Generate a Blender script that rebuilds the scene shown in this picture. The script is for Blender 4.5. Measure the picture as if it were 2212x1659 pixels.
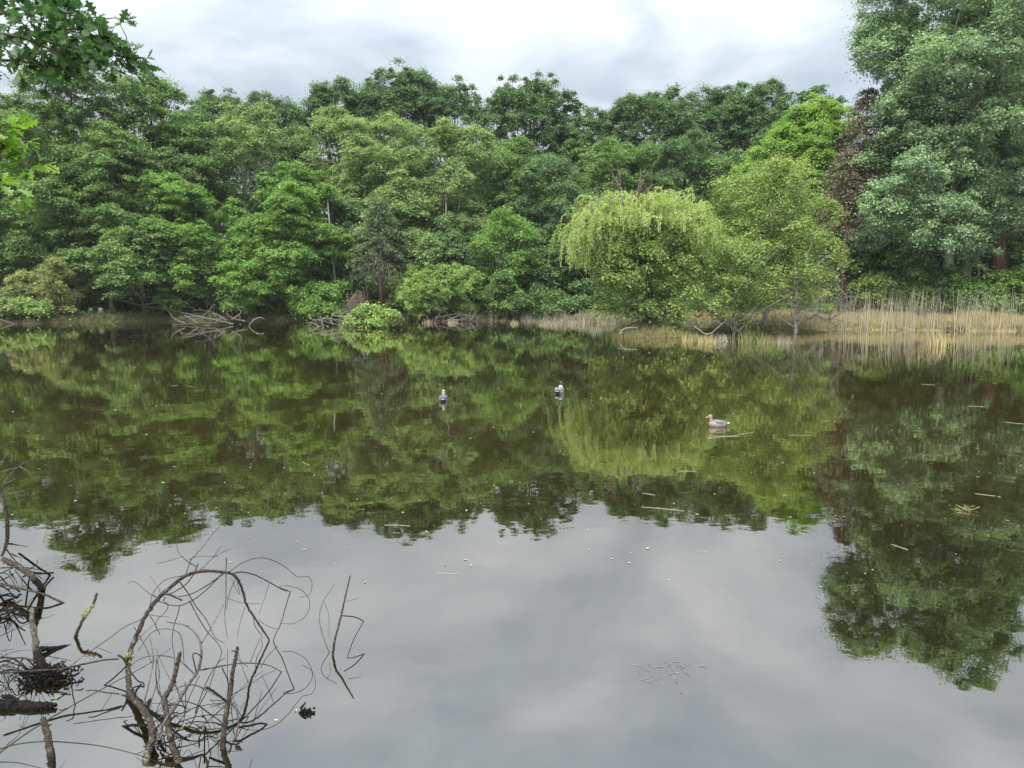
import bpy, math, random
import numpy as np
from math import radians as R

for _o in list(bpy.data.objects):
    bpy.data.objects.remove(_o)
SC = bpy.context.scene
COL = SC.collection

# ------------------------------------------------------------------ camera
F, CX, CY, PITCH, H = 1661.0, 1106.0, 829.5, R(7.0), 2.5
cam_d = bpy.data.cameras.new('camera')
cam_d.sensor_width = 36.0
cam_d.lens = 36.0 * F / 2212.0
cam_d.clip_start = 0.05
cam_d.clip_end = 2000
cam = bpy.data.objects.new('camera', cam_d)
cam.location = (0, 0, H)
cam.rotation_euler = (R(90) - PITCH, 0, 0)
COL.objects.link(cam)
SC.camera = cam

# ------------------------------------------------------------------ light
SUN_EL, SUN_AZ = R(58), R(200)       # azimuth clockwise from +Y (behind the camera)
W = bpy.data.worlds.new('World')
SC.world = W
W.use_nodes = True
nt = W.node_tree
nt.nodes.clear()
def N(nt, typ, **kw):
    n = nt.nodes.new(typ)
    for k, v in kw.items():
        if k.startswith('i_'):
            key = k[2:]
            key = int(key) if key.isdigit() else key.replace('_', ' ')
            n.inputs[key].default_value = v
        else:
            setattr(n, k, v)
    return n
def math_(nt, op, a, b=None, clamp=False):
    n = nt.nodes.new('ShaderNodeMath'); n.operation = op; n.use_clamp = clamp
    for i, v in enumerate((a, b)):
        if v is None: continue
        if isinstance(v, (int, float)): n.inputs[i].default_value = v
        else: nt.links.new(v, n.inputs[i])
    return n.outputs[0]
def mixc(nt, fac, a, b, blend='MIX'):
    n = nt.nodes.new('ShaderNodeMix'); n.data_type = 'RGBA'; n.blend_type = blend
    if isinstance(fac, (int, float)): n.inputs[0].default_value = fac
    else: nt.links.new(fac, n.inputs[0])
    for i, v in ((6, a), (7, b)):
        if isinstance(v, (tuple, list)): n.inputs[i].default_value = (*v[:3], 1)
        else: nt.links.new(v, n.inputs[i])
    return n.outputs[2]
def ramp(nt, fac, stops):
    n = nt.nodes.new('ShaderNodeValToRGB')
    el = n.color_ramp.elements
    while len(el) < len(stops): el.new(0.5)
    for e, (p, c) in zip(el, stops):
        e.position = p; e.color = (*c[:3], 1)
    nt.links.new(fac, n.inputs[0])
    return n.outputs[0]

tc = N(nt, 'ShaderNodeTexCoord')
sep = N(nt, 'ShaderNodeSeparateXYZ'); nt.links.new(tc.outputs['Generated'], sep.inputs[0])
zz = math_(nt, 'MAXIMUM', sep.outputs[2], 0.0)
den = math_(nt, 'ADD', zz, 0.16)
u = math_(nt, 'DIVIDE', sep.outputs[0], den)
v = math_(nt, 'DIVIDE', sep.outputs[1], den)
comb = N(nt, 'ShaderNodeCombineXYZ')
nt.links.new(u, comb.inputs[0]); nt.links.new(v, comb.inputs[1])
mp = N(nt, 'ShaderNodeMapping'); mp.inputs['Location'].default_value = (3.1, 1.7, 0.4)
nt.links.new(comb.outputs[0], mp.inputs[0])
n1 = N(nt, 'ShaderNodeTexNoise', i_Scale=0.95, i_Detail=7.0, i_Roughness=0.52, i_Distortion=0.35)
n2 = N(nt, 'ShaderNodeTexNoise', i_Scale=2.2, i_Detail=6.0, i_Roughness=0.5, i_Distortion=0.5)
nt.links.new(mp.outputs[0], n1.inputs['Vector']); nt.links.new(mp.outputs[0], n2.inputs['Vector'])
cl = math_(nt, 'ADD', math_(nt, 'MULTIPLY', n1.outputs[0], 0.62), math_(nt, 'MULTIPLY', n2.outputs[0], 0.38))
cloud = ramp(nt, cl, [(0.38, (0.40, 0.47, 0.55)), (0.46, (0.55, 0.62, 0.69)), (0.52, (0.70, 0.76, 0.82)), (0.61, (0.90, 0.94, 0.98))])
grad = math_(nt, 'ADD', math_(nt, 'MULTIPLY', math_(nt, 'POWER', zz, 1.6), 2.2), 0.50)
gc = N(nt, 'ShaderNodeCombineXYZ')
for i in range(3): nt.links.new(grad, gc.inputs[i])
cloud = mixc(nt, 1.0, cloud, gc.outputs[0], 'MULTIPLY')
sky = N(nt, 'ShaderNodeTexSky')
sky.sky_type = 'NISHITA'; sky.sun_disc = False
sky.sun_elevation = SUN_EL; sky.sun_rotation = SUN_AZ
sky.air_density = 1.0; sky.dust_density = 2.0
CLOUD_GAIN = 6.4
cloud10 = mixc(nt, 1.0, cloud, (CLOUD_GAIN,) * 3, 'MULTIPLY')
skymix = mixc(nt, 0.93, sky.outputs[0], cloud10)
bg = N(nt, 'ShaderNodeBackground'); bg.inputs['Strength'].default_value = 0.1
nt.links.new(skymix, bg.inputs['Color'])
wo = N(nt, 'ShaderNodeOutputWorld'); nt.links.new(bg.outputs[0], wo.inputs[0])

sd = bpy.data.lights.new('sun', 'SUN')
sd.energy = 2.8; sd.angle = R(28); sd.color = (1.0, 0.96, 0.88)
so = bpy.data.objects.new('sun', sd)
so.rotation_euler = (R(90) - SUN_EL, 0, math.pi - SUN_AZ)
so.location = (0, 0, 60)
COL.objects.link(so)
SC.view_settings.view_transform = 'Standard'
SC.view_settings.look = 'None'
SC.view_settings.exposure = 1.38
SC.view_settings.gamma = 1.0
SC.cycles.max_bounces = 8
SC.cycles.diffuse_bounces = 4
SC.cycles.glossy_bounces = 3
SC.cycles.transmission_bounces = 4
SC.cycles.sample_clamp_indirect = 6.0

# ------------------------------------------------------------------ pixel helpers (2212 x 1659 grid)
SP, CP = math.sin(PITCH), math.cos(PITCH)
def ray(px, py):
    dx = (px - CX) / F; dz = -(py - CY) / F
    return np.array([dx, CP + dz * SP, -SP + dz * CP])
def at(px, py, Y):
    d = ray(px, py); t = Y / d[1]
    return np.array([t * d[0], Y, H + t * d[2]])
def onz(px, py, z=0.0):
    d = ray(px, py); t = (z - H) / d[2]
    return np.array([t * d[0], t * d[1], z])

# ------------------------------------------------------------------ mesh helpers
def mesh_np(name, V, faces, var=None, smooth=False):
    """V (n,3); faces: list of int arrays (m,k)"""
    me = bpy.data.meshes.new(name)
    V = np.asarray(V, dtype=np.float32)
    me.vertices.add(len(V)); me.vertices.foreach_set('co', V.ravel())
    loops = np.concatenate([f.ravel() for f in faces]).astype(np.int32)
    sizes = np.concatenate([np.full(len(f), f.shape[1], np.int32) for f in faces])
    starts = np.concatenate([[0], np.cumsum(sizes)[:-1]]).astype(np.int32)
    me.loops.add(len(loops)); me.loops.foreach_set('vertex_index', loops)
    me.polygons.add(len(sizes))
    me.polygons.foreach_set('loop_start', starts)
    me.polygons.foreach_set('loop_total', sizes)
    if smooth: me.polygons.foreach_set('use_smooth', np.ones(len(sizes), bool))
    if var is not None:
        a = me.attributes.new('var', 'FLOAT', 'POINT')
        a.data.foreach_set('value', np.asarray(var, np.float32))
    me.update(calc_edges=True)
    return me

class MB:
    def __init__(s): s.V = []; s.Q = []; s.T = []; s.P = []; s.n = 0; s.var = []
    def add(s, V, Q=None, T=None, var=0.5):
        V = np.asarray(V, float); s.V.append(V)
        if Q is not None and len(Q): s.Q.append(np.asarray(Q) + s.n)
        if T is not None and len(T): s.T.append(np.asarray(T) + s.n)
        s.var.append(np.broadcast_to(var, (len(V),)))
        s.n += len(V)
    def tube(s, pts, rad, sides=6, var=0.5, cap=True, rough=0.0):
        P = np.asarray(pts, float); n = len(P)
        rad = np.broadcast_to(rad, (n,))
        T = np.gradient(P, axis=0); T /= np.linalg.norm(T, axis=1, keepdims=True) + 1e-9
        ref = np.array([0, 0, 1.0]) if abs(T[0][2]) < 0.9 else np.array([1.0, 0, 0])
        a = np.cross(T[0], ref); a /= np.linalg.norm(a)
        A = np.zeros_like(P)
        for i in range(n):
            a = a - T[i] * a.dot(T[i]); a /= np.linalg.norm(a) + 1e-9; A[i] = a
        B = np.cross(T, A)
        th = np.arange(sides) * 2 * math.pi / sides
        V = P[:, None] + rad[:, None, None] * (A[:, None] * np.cos(th)[None, :, None] + B[:, None] * np.sin(th)[None, :, None])
        if rough:
            rr_ = np.random.default_rng(n * 131 + sides)
            q_ = 1 + rough * rr_.normal(size=(n, sides, 1)).clip(-1.5, 2)
            V = P[:, None] + (V - P[:, None]) * q_
        V = V.reshape(-1, 3)
        i = np.arange(n - 1)[:, None] * sides; j = np.arange(sides)[None]; j2 = (j + 1) % sides
        Q = np.stack([i + j, i + j2, i + sides + j2, i + sides + j], -1).reshape(-1, 4)
        Tt = []
        if cap:
            V = np.vstack([V, P[:1], P[-1:]])
            c0, c1 = n * sides, n * sides + 1
            for k in range(sides):
                Tt.append((c0, (k + 1) % sides, k)); Tt.append((c1, (n - 1) * sides + k, (n - 1) * sides + (k + 1) % sides))
        s.add(V, Q, Tt, var)
    def box(s, c, size, rz=0.0, taper=1.0):
        x, y, z = [d / 2 for d in size]
        V = []
        for sz in (-1, 1):
            k = taper if sz > 0 else 1.0
            for sx, sy in ((-1, -1), (1, -1), (1, 1), (-1, 1)): V.append((sx * x * k, sy * y * k, sz * z))
        V = np.array(V); ca, sa = math.cos(rz), math.sin(rz)
        V = np.stack([V[:, 0] * ca - V[:, 1] * sa, V[:, 0] * sa + V[:, 1] * ca, V[:, 2]], 1) + np.array(c)
        s.add(V, [(3, 2, 1, 0), (4, 5, 6, 7), (0, 1, 5, 4), (1, 2, 6, 5), (2, 3, 7, 6), (3, 0, 4, 7)])
    def build(s, name, mat, parent=None, smooth=False, origin=None):
        V = np.vstack(s.V)
        fs = []
        if s.Q: fs.append(np.vstack(s.Q))
        if s.T: fs.append(np.vstack(s.T))
        if origin is not None: V = V - np.asarray(origin)
        return obj(name, mesh_np(name, V, fs, np.concatenate(s.var), smooth), mat, parent)

def obj(name, me, mat, parent=None):
    o = bpy.data.objects.new(name, me)
    if mat is not None: me.materials.append(mat)
    COL.objects.link(o)
    if parent is not None: o.parent = parent
    return o
def tag(o, label, cat=None, group=None, kind=None):
    if label: o['label'] = label
    if cat: o['category'] = cat
    if group: o['group'] = group
    if kind: o['kind'] = kind
    return o
def thing(name, label, cat, loc, group=None, rz=0.0):
    e = bpy.data.objects.new(name, None); e.empty_display_size = 0.2
    e.location = tuple(float(x) for x in loc); e.rotation_euler = (0, 0, rz)
    COL.objects.link(e)
    return tag(e, label, cat, group)
def struct(name, me, mat, kind='structure', label=None, cat=None):
    o = obj(name, me, mat); o['kind'] = kind
    if label: o['label'] = label
    if cat: o['category'] = cat
    return o
def nrm(a): return a / (np.linalg.norm(a, axis=-1, keepdims=True) + 1e-9)
def catmull(P, rad, step=5):
    P = np.asarray(P, float); rad = np.asarray(rad, float)
    if len(P) < 3:
        t = np.linspace(0, 1, step + 1)[:, None]
        return P[0] + (P[-1] - P[0]) * t, rad[0] + (rad[-1] - rad[0]) * t[:, 0]
    E = np.vstack([2 * P[0] - P[1], P, 2 * P[-1] - P[-2]]); out = []; ro = []
    for i in range(1, len(E) - 2):
        p0, p1, p2, p3 = E[i - 1:i + 3]
        for k in range(step):
            t = k / step
            out.append(0.5 * (2 * p1 + (p2 - p0) * t + (2 * p0 - 5 * p1 + 4 * p2 - p3) * t * t + (3 * p1 - p0 - 3 * p2 + p3) * t ** 3))
            ro.append(rad[i - 1] * (1 - t) + rad[i] * t)
    out.append(P[-1]); ro.append(rad[-1])
    return np.array(out), np.array(ro)

# ------------------------------------------------------------------ materials
def mat_new(name):
    m = bpy.data.materials.new(name); m.use_nodes = True; m.node_tree.nodes.clear(); return m
def leaf_mat(name, dark, light, trans=0.3, rough=0.6, spec=0.3, warm=None, tgain=1.3):
    m = mat_new(name); t = m.node_tree
    at_ = N(t, 'ShaderNodeAttribute', attribute_name='var')
    tcn = N(t, 'ShaderNodeTexCoord')
    nz = N(t, 'ShaderNodeTexNoise', i_Scale=0.35, i_Detail=3.0)
    t.links.new(tcn.outputs['Object'], nz.inputs['Vector'])
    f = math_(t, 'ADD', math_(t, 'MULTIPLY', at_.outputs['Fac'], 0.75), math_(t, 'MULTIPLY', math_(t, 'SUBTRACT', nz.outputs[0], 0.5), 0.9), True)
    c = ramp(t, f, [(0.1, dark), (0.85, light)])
    if warm:
        nz2 = N(t, 'ShaderNodeTexNoise', i_Scale=0.8, i_Detail=2.0)
        t.links.new(tcn.outputs['Object'], nz2.inputs['Vector'])
        c = mixc(t, math_(t, 'MULTIPLY', math_(t, 'SUBTRACT', nz2.outputs[0], 0.5), 3.0, True), c, warm)
    p = N(t, 'ShaderNodeBsdfPrincipled'); t.links.new(c, p.inputs['Base Color'])
    p.inputs['Roughness'].default_value = rough; p.inputs['Specular IOR Level'].default_value = spec
    tr = N(t, 'ShaderNodeBsdfTranslucent')
    t.links.new(mixc(t, 1.0, c, (tgain, tgain * 1.1, tgain * 0.5), 'MULTIPLY'), tr.inputs[0])
    mx = N(t, 'ShaderNodeMixShader'); mx.inputs[0].default_value = trans
    t.links.new(p.outputs[0], mx.inputs[1]); t.links.new(tr.outputs[0], mx.inputs[2])
    o = N(t, 'ShaderNodeOutputMaterial'); t.links.new(mx.outputs[0], o.inputs[0])
    return m
def rough_mat(name, c1, c2, scale=6.0, rough=0.85, stretch=(1, 1, 1), c3=None, s3=2.0, bump=0.3, spec=0.2, thr=0.58, use_var=False):
    m = mat_new(name); t = m.node_tree
    tcn = N(t, 'ShaderNodeTexCoord'); mpn = N(t, 'ShaderNodeMapping'); mpn.inputs['Scale'].default_value = stretch
    t.links.new(tcn.outputs['Object'], mpn.inputs[0])
    nz = N(t, 'ShaderNodeTexNoise', i_Scale=scale, i_Detail=6.0, i_Roughness=0.65)
    t.links.new(mpn.outputs[0], nz.inputs['Vector'])
    c = ramp(t, nz.outputs[0], [(0.35, c1), (0.65, c2)])
    if use_var:
        at_ = N(t, 'ShaderNodeAttribute', attribute_name='var')
        c = mixc(t, at_.outputs['Fac'], c, mixc(t, 0.5, c1, c2))
        c = ramp(t, math_(t, 'ADD', math_(t, 'MULTIPLY', at_.outputs['Fac'], 0.7), math_(t, 'MULTIPLY', nz.outputs[0], 0.3)), [(0.15, c1), (0.85, c2)])
    if c3:
        nz3 = N(t, 'ShaderNodeTexNoise', i_Scale=s3, i_Detail=5.0, i_Roughness=0.7)
        t.links.new(tcn.outputs['Object'], nz3.inputs['Vector'])
        c = mixc(t, math_(t, 'MULTIPLY', math_(t, 'SUBTRACT', nz3.outputs[0], thr), 9.0, True), c, c3)
    p = N(t, 'ShaderNodeBsdfPrincipled'); t.links.new(c, p.inputs['Base Color'])
    p.inputs['Roughness'].default_value = rough; p.inputs['Specular IOR Level'].default_value = spec
    if bump:
        b = N(t, 'ShaderNodeBump'); b.inputs['Strength'].default_value = bump; b.inputs['Distance'].default_value = 0.02
        t.links.new(nz.outputs[0], b.inputs['Height']); t.links.new(b.outputs[0], p.inputs['Normal'])
    o = N(t, 'ShaderNodeOutputMaterial'); t.links.new(p.outputs[0], o.inputs[0])
    return m
LM = {
 'oak':    leaf_mat('oak_leaves', (0.055, 0.108, 0.036), (0.235, 0.36, 0.105)),
 'deep':   leaf_mat('deep_oak_leaves', (0.05, 0.096, 0.044), (0.18, 0.29, 0.105)),
 'maple':  leaf_mat('maple_leaves', (0.07, 0.148, 0.034), (0.255, 0.41, 0.095), trans=.36),
 'pale':   leaf_mat('pale_alder_leaves', (0.105, 0.165, 0.064), (0.33, 0.44, 0.165), trans=.33),
 'willow': leaf_mat('willow_leaves', (0.2, 0.27, 0.075), (0.5, 0.58, 0.235), trans=.4),
 'birch':  leaf_mat('birch_leaves', (0.115, 0.17, 0.048), (0.34, 0.43, 0.14), trans=.36),
 'larch':  leaf_mat('rusty_needles', (0.1, 0.085, 0.06), (0.24, 0.18, 0.13), trans=.2, warm=(.13, .19, .08)),
 'lime':   leaf_mat('lime_leaves', (0.115, 0.205, 0.035), (0.31, 0.47, 0.1), trans=.40),
 'poplar': leaf_mat('poplar_leaves', (0.1, 0.17, 0.095), (0.33, 0.47, 0.235), spec=.5, rough=.5),
 'spruce': leaf_mat('spruce_needles', (0.045, 0.08, 0.045), (0.17, 0.23, 0.1), trans=.15),
 'shrub':  leaf_mat('shrub_leaves', (0.12, 0.19, 0.052), (0.35, 0.48, 0.15), trans=.36),
 'olive':  leaf_mat('olive_shrub_leaves', (0.14, 0.175, 0.06), (0.38, 0.42, 0.16), trans=.35, warm=(.30, .29, .13)),
 'under':  leaf_mat('undergrowth_leaves', (0.045, 0.09, 0.03), (0.165, 0.265, 0.075)),
 'near':   leaf_mat('near_oak_leaves', (0.035, 0.085, 0.028), (0.085, 0.165, 0.05), trans=.42, spec=.5, rough=.45, tgain=1.5),
 'nearlt': leaf_mat('young_oak_leaves', (.110, .220, .018), (.220, .360, .035), trans=.45, spec=.5, rough=.4, tgain=1.4),
}
BARK = rough_mat('dark_bark', (.030, .026, .020), (.085, .075, .058), 5, stretch=(1, 1, .25), c3=(.06, .08, .03), s3=1.2)
BARK_PALE = rough_mat('pale_bark', (.16, .15, .12), (.34, .33, .28), 4, stretch=(1, 1, .5), c3=(.06, .055, .045), s3=3, thr=.55)
BARK_RED = rough_mat('red_brown_bark', (.06, .035, .028), (.14, .09, .07), 5, stretch=(1, 1, .2))
BARK_POP = rough_mat('grey_poplar_bark', (.11, .12, .09), (.24, .25, .20), 5, stretch=(1, 1, .4), c3=(.05, .05, .04), s3=2)
DEAD = rough_mat('bleached_dead_wood', (.08, .07, .06), (.23, .21, .18), 14, use_var=True, bump=.2)
DEADBR = rough_mat('brown_dead_twigs', (.075, .058, .042), (.20, .16, .125), 9, use_var=True)
STICK = rough_mat('wet_stick_bark', (.006, .005, .004), (.065, .052, .041), 55, rough=.8, spec=.12, c3=(.17, .165, .13), s3=26, thr=.58, bump=.4)
STICKDK = rough_mat('soaked_black_wood', (.002, .0018, .0015), (.011, .009, .007), 40, rough=.7, bump=.5, spec=.12)
STICKLT = rough_mat('grey_branch_bark', (.022, .018, .015), (.125, .105, .088), 40, rough=.75, c3=(.10, .085, .07), s3=16, thr=.56, bump=.3)
LICHEN = rough_mat('yellow_lichen', (.11, .115, .045), (.24, .245, .12), 40, bump=.6)
REED = rough_mat('dry_reed', (.13, .118, .08), (.36, .33, .25), 3, use_var=True, bump=0)
STRAW = rough_mat('straw_sedge', (.18, .145, .06), (.46, .39, .20), 2, use_var=True, bump=0)
GREENREED = rough_mat('green_sedge', (.09, .10, .035), (.24, .25, .10), 2, use_var=True, bump=0)
RUSH = rough_mat('green_rush', (.010, .020, .008), (.028, .045, .018), 30, rough=.5, spec=.3, bump=0)
CONC = rough_mat('white_painted_concrete', (.62, .62, .60), (.82, .81, .78), 12, c3=(.2, .2, .17), s3=6)
PLANK = rough_mat('weathered_plank', (.12, .09, .08), (.28, .22, .20), 8, stretch=(.2, 3, 3))

# ------------------------------------------------------------------ ground and water
sh_px = [(0, 700), (60, 699), (150, 696), (370, 693), (560, 692), (650, 692), (760, 693), (900, 692), (1100, 693), (1330, 699),
         (1500, 705), (1600, 710), (1750, 711), (1900, 712), (2212, 716)]
def yr(px, Y):
    if Y < 47 or Y >= 79: return Y
    if px < 1540: return Y + (6 if Y < 64 else 4)
    return Y + 2.5
SH = np.array([onz(*p)[:2] for p in sh_px])
SH = np.vstack([[(-66, 44)], SH, [(40, 40)], [(52, 32)]])
ISL = (onz(1415, 727)[0], onz(1412, 725)[1])
def shore_y(X): return np.interp(X, SH[:, 0], SH[:, 1]) + 0.35 * np.sin(X * 1.3) + 0.2 * np.sin(X * 3.1 + 1)
def ground_z(X, Y):
    X = np.asarray(X, float); Y = np.asarray(Y, float)
    far = Y - shore_y(X)
    near = (1.6 - Y) - 0.2 * np.sin(X * 2)
    side = np.abs(X) - (63 + 2 * np.sin(Y * .2))
    d = np.maximum(np.maximum(far, near), side)
    up = 0.42 * (1 - np.exp(-np.clip(d, 0, None) / 0.55)) + 0.35 * (1 - np.exp(-np.clip(d, 0, None) / 7.0))
    z = np.where(d > 0, up, np.clip(d, -4, 0) * 0.25)
    r1 = np.sqrt(((X - ISL[0]) / 2.35) ** 2 + ((Y - ISL[1]) / 2.3) ** 2)
    isl = np.where(r1 < 1.6, 0.66 * (1 - r1 ** 2 * 1.0), -9)
    isl = np.where(r1 > 1, -0.9 * (r1 - 1), isl)
    ix2 = onz(1625, 717)
    r2 = np.sqrt(((X - ix2[0]) / 4.6) ** 2 + ((Y - ix2[1]) / 2.6) ** 2)
    isl2 = np.where(r2 < 1, 0.20 * (1 - r2 ** 2), -0.9 * (r2 - 1))
    z = np.maximum(z, np.maximum(isl, isl2))
    z = z + 0.035 * np.sin(X * 2.3 + Y) * np.sin(Y * 1.9 - X * .7) + 0.02 * np.sin(X * 7) * np.cos(Y * 6)
    return z
def grid(xs, ys, zf):
    X, Y = np.meshgrid(xs, ys); Z = zf(X, Y)
    V = np.stack([X, Y, Z], -1).reshape(-1, 3)
    n = len(xs); i = np.arange(len(ys) - 1)[:, None] * n + np.arange(n - 1)[None]
    return V, np.stack([i, i + 1, i + n + 1, i + n], -1).reshape(-1, 4)
xs = np.concatenate([np.linspace(-500, -66, 12)[:-1], np.linspace(-66, 66, 440), np.linspace(66, 500, 12)[1:]])
ys = np.concatenate([np.linspace(-200, -4, 10)[:-1], np.linspace(-4, 34, 60)[:-1], np.linspace(34, 70, 220)[:-1], np.linspace(70, 100, 34)[:-1], np.linspace(100, 700, 14)])
V, Q = grid(xs, ys, ground_z)
GROUND = rough_mat('bank_soil_and_moss', (.025, .019, .013), (.075, .075, .030), 3.5, c3=(.13, .095, .07), s3=1.6, thr=.55, bump=1.0)
struct('ground', mesh_np('ground', V, [Q], smooth=True), GROUND)

m = mat_new('pond_water'); t = m.node_tree
tcn = N(t, 'ShaderNodeTexCoord')
mpn = N(t, 'ShaderNodeMapping'); mpn.inputs['Scale'].default_value = (1, 1, 1)
t.links.new(tcn.outputs['Object'], mpn.inputs[0])
w1 = N(t, 'ShaderNodeTexNoise', i_Scale=1.1, i_Detail=3.0, i_Roughness=0.5)
w2 = N(t, 'ShaderNodeTexNoise', i_Scale=7.0, i_Detail=2.0, i_Roughness=0.5)
for w in (w1, w2): t.links.new(mpn.outputs[0], w.inputs['Vector'])
# ripples are patchy: calm mirror with breathed-on areas
w3 = N(t, 'ShaderNodeTexNoise', i_Scale=0.12, i_Detail=2.0); t.links.new(tcn.outputs['Object'], w3.inputs['Vector'])
patch = math_(t, 'ADD', math_(t, 'MULTIPLY', math_(t, 'SUBTRACT', w3.outputs[0], 0.42), 3.0, True), 0.25)
hgt = math_(t, 'ADD', math_(t, 'MULTIPLY', w1.outputs[0], 0.0055), math_(t, 'MULTIPLY', math_(t, 'MULTIPLY', w2.outputs[0], 0.0011), patch))
b = N(t, 'ShaderNodeBump'); b.inputs['Strength'].default_value = 0.55; b.inputs['Distance'].default_value = 1.0
t.links.new(hgt, b.inputs['Height'])
gl = N(t, 'ShaderNodeBsdfGlossy'); gl.inputs['Roughness'].default_value = 0.012; gl.inputs['Color'].default_value = (1, .975, .93, 1)
df = N(t, 'ShaderNodeBsdfDiffuse')
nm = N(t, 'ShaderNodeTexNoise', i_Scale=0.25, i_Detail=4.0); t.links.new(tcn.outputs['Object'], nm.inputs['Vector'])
# murk colour painted darker towards the camera to keep stick reflections near black
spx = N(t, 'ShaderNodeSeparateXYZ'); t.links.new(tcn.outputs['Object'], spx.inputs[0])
painted_dim = math_(t, 'ADD', math_(t, 'MULTIPLY', math_(t, 'MULTIPLY', math_(t, 'SUBTRACT', spx.outputs[1], 5.5), 0.11, True), 0.68), 0.32)
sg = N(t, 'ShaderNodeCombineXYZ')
for i in range(3): t.links.new(painted_dim, sg.inputs[i])
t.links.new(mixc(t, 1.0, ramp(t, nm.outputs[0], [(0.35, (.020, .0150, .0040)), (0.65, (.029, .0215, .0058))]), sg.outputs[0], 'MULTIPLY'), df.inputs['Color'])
fr = N(t, 'ShaderNodeFresnel'); fr.inputs['IOR'].default_value = 1.6; t.links.new(b.outputs[0], fr.inputs['Normal'])
fac = math_(t, 'ADD', math_(t, 'MULTIPLY', fr.outputs[0], 0.90), 0.20, True)
t.links.new(b.outputs[0], gl.inputs['Normal'])
mx = N(t, 'ShaderNodeMixShader'); t.links.new(fac, mx.inputs[0])
t.links.new(df.outputs[0], mx.inputs[1]); t.links.new(gl.outputs[0], mx.inputs[2])
o_ = N(t, 'ShaderNodeOutputMaterial'); t.links.new(mx.outputs[0], o_.inputs[0])
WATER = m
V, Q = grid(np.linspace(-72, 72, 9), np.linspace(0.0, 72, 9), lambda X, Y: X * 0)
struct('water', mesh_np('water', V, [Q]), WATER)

# ------------------------------------------------------------------ foliage builders
def leaf_quads(C, Nn, L, Wd, rng, U=None):
    n = len(C)
    if U is None:
        r = rng.normal(size=(n, 3)); U = r - (r * Nn).sum(1, keepdims=True) * Nn
    U = nrm(U); Vv = nrm(np.cross(Nn, U)); L = np.broadcast_to(L, (n,))[:, None]; Wd = np.broadcast_to(Wd, (n,))[:, None]
    fold = Nn * L * 0.12
    a = C - U * L * .5; b = C + Vv * Wd * .5 + fold - U * L * .06; c = C + U * L * .5; d = C - Vv * Wd * .5 + fold - U * L * .06
    return np.stack([a, b, c, d], 1).reshape(-1, 3)
def foliage_obj(name, V, var, mat, parent, origin):
    n = len(V) // 4
    Q = np.arange(n * 4).reshape(-1, 4)
    return obj(name, mesh_np(name, V - np.asarray(origin), [Q], np.repeat(var, 4)), mat, parent)

def clump_leaves(rng, C, S, per, leaf, flat=.5, upb=.55, asp=.72, outward=None, droop=.3):
    """C (m,3) clump centres, S (m,) radii -> leaf quads + var"""
    m_ = len(C)
    idx = np.repeat(np.arange(m_), per)
    n = len(idx)
    e = nrm(rng.normal(size=(n, 3)))
    flip = (e[:, 2] < 0) & (rng.random(n) < .62); e[flip, 2] *= -1
    rad = rng.random(n) ** .45
    stray = rng.random(n) < .16; rad = np.where(stray, .9 + .75 * rng.random(n), rad)
    s = S[idx]
    # uneven outline: lobed radius by direction
    ph = rng.random((m_, 3)) * 6.28
    az = np.arctan2(e[:, 1], e[:, 0])
    lob = 1 + .28 * np.sin(3 * az + ph[idx, 0]) + .16 * np.sin(7 * az + ph[idx, 1])
    off = e * np.stack([s * rad * lob, s * rad * lob, s * flat * rad], 1)
    hr = (off[:, 0] ** 2 + off[:, 1] ** 2) / (s + .01)
    off[:, 2] -= droop * hr
    if outward is not None:
        o = outward[idx]; off[:, 2] -= (off[:, 0] * o[:, 0] + off[:, 1] * o[:, 1]) * .22
    P = C[idx] + off
    Nn = nrm(e * .55 + np.array([0, 0, upb]) + rng.normal(size=(n, 3)) * .45)
    L = leaf * (.65 + .7 * rng.random(n))
    V = leaf_quads(P, Nn, L, L * asp, rng)
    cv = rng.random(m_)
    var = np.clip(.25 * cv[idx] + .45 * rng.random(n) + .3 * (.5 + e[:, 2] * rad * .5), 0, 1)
    return V, var

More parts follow.
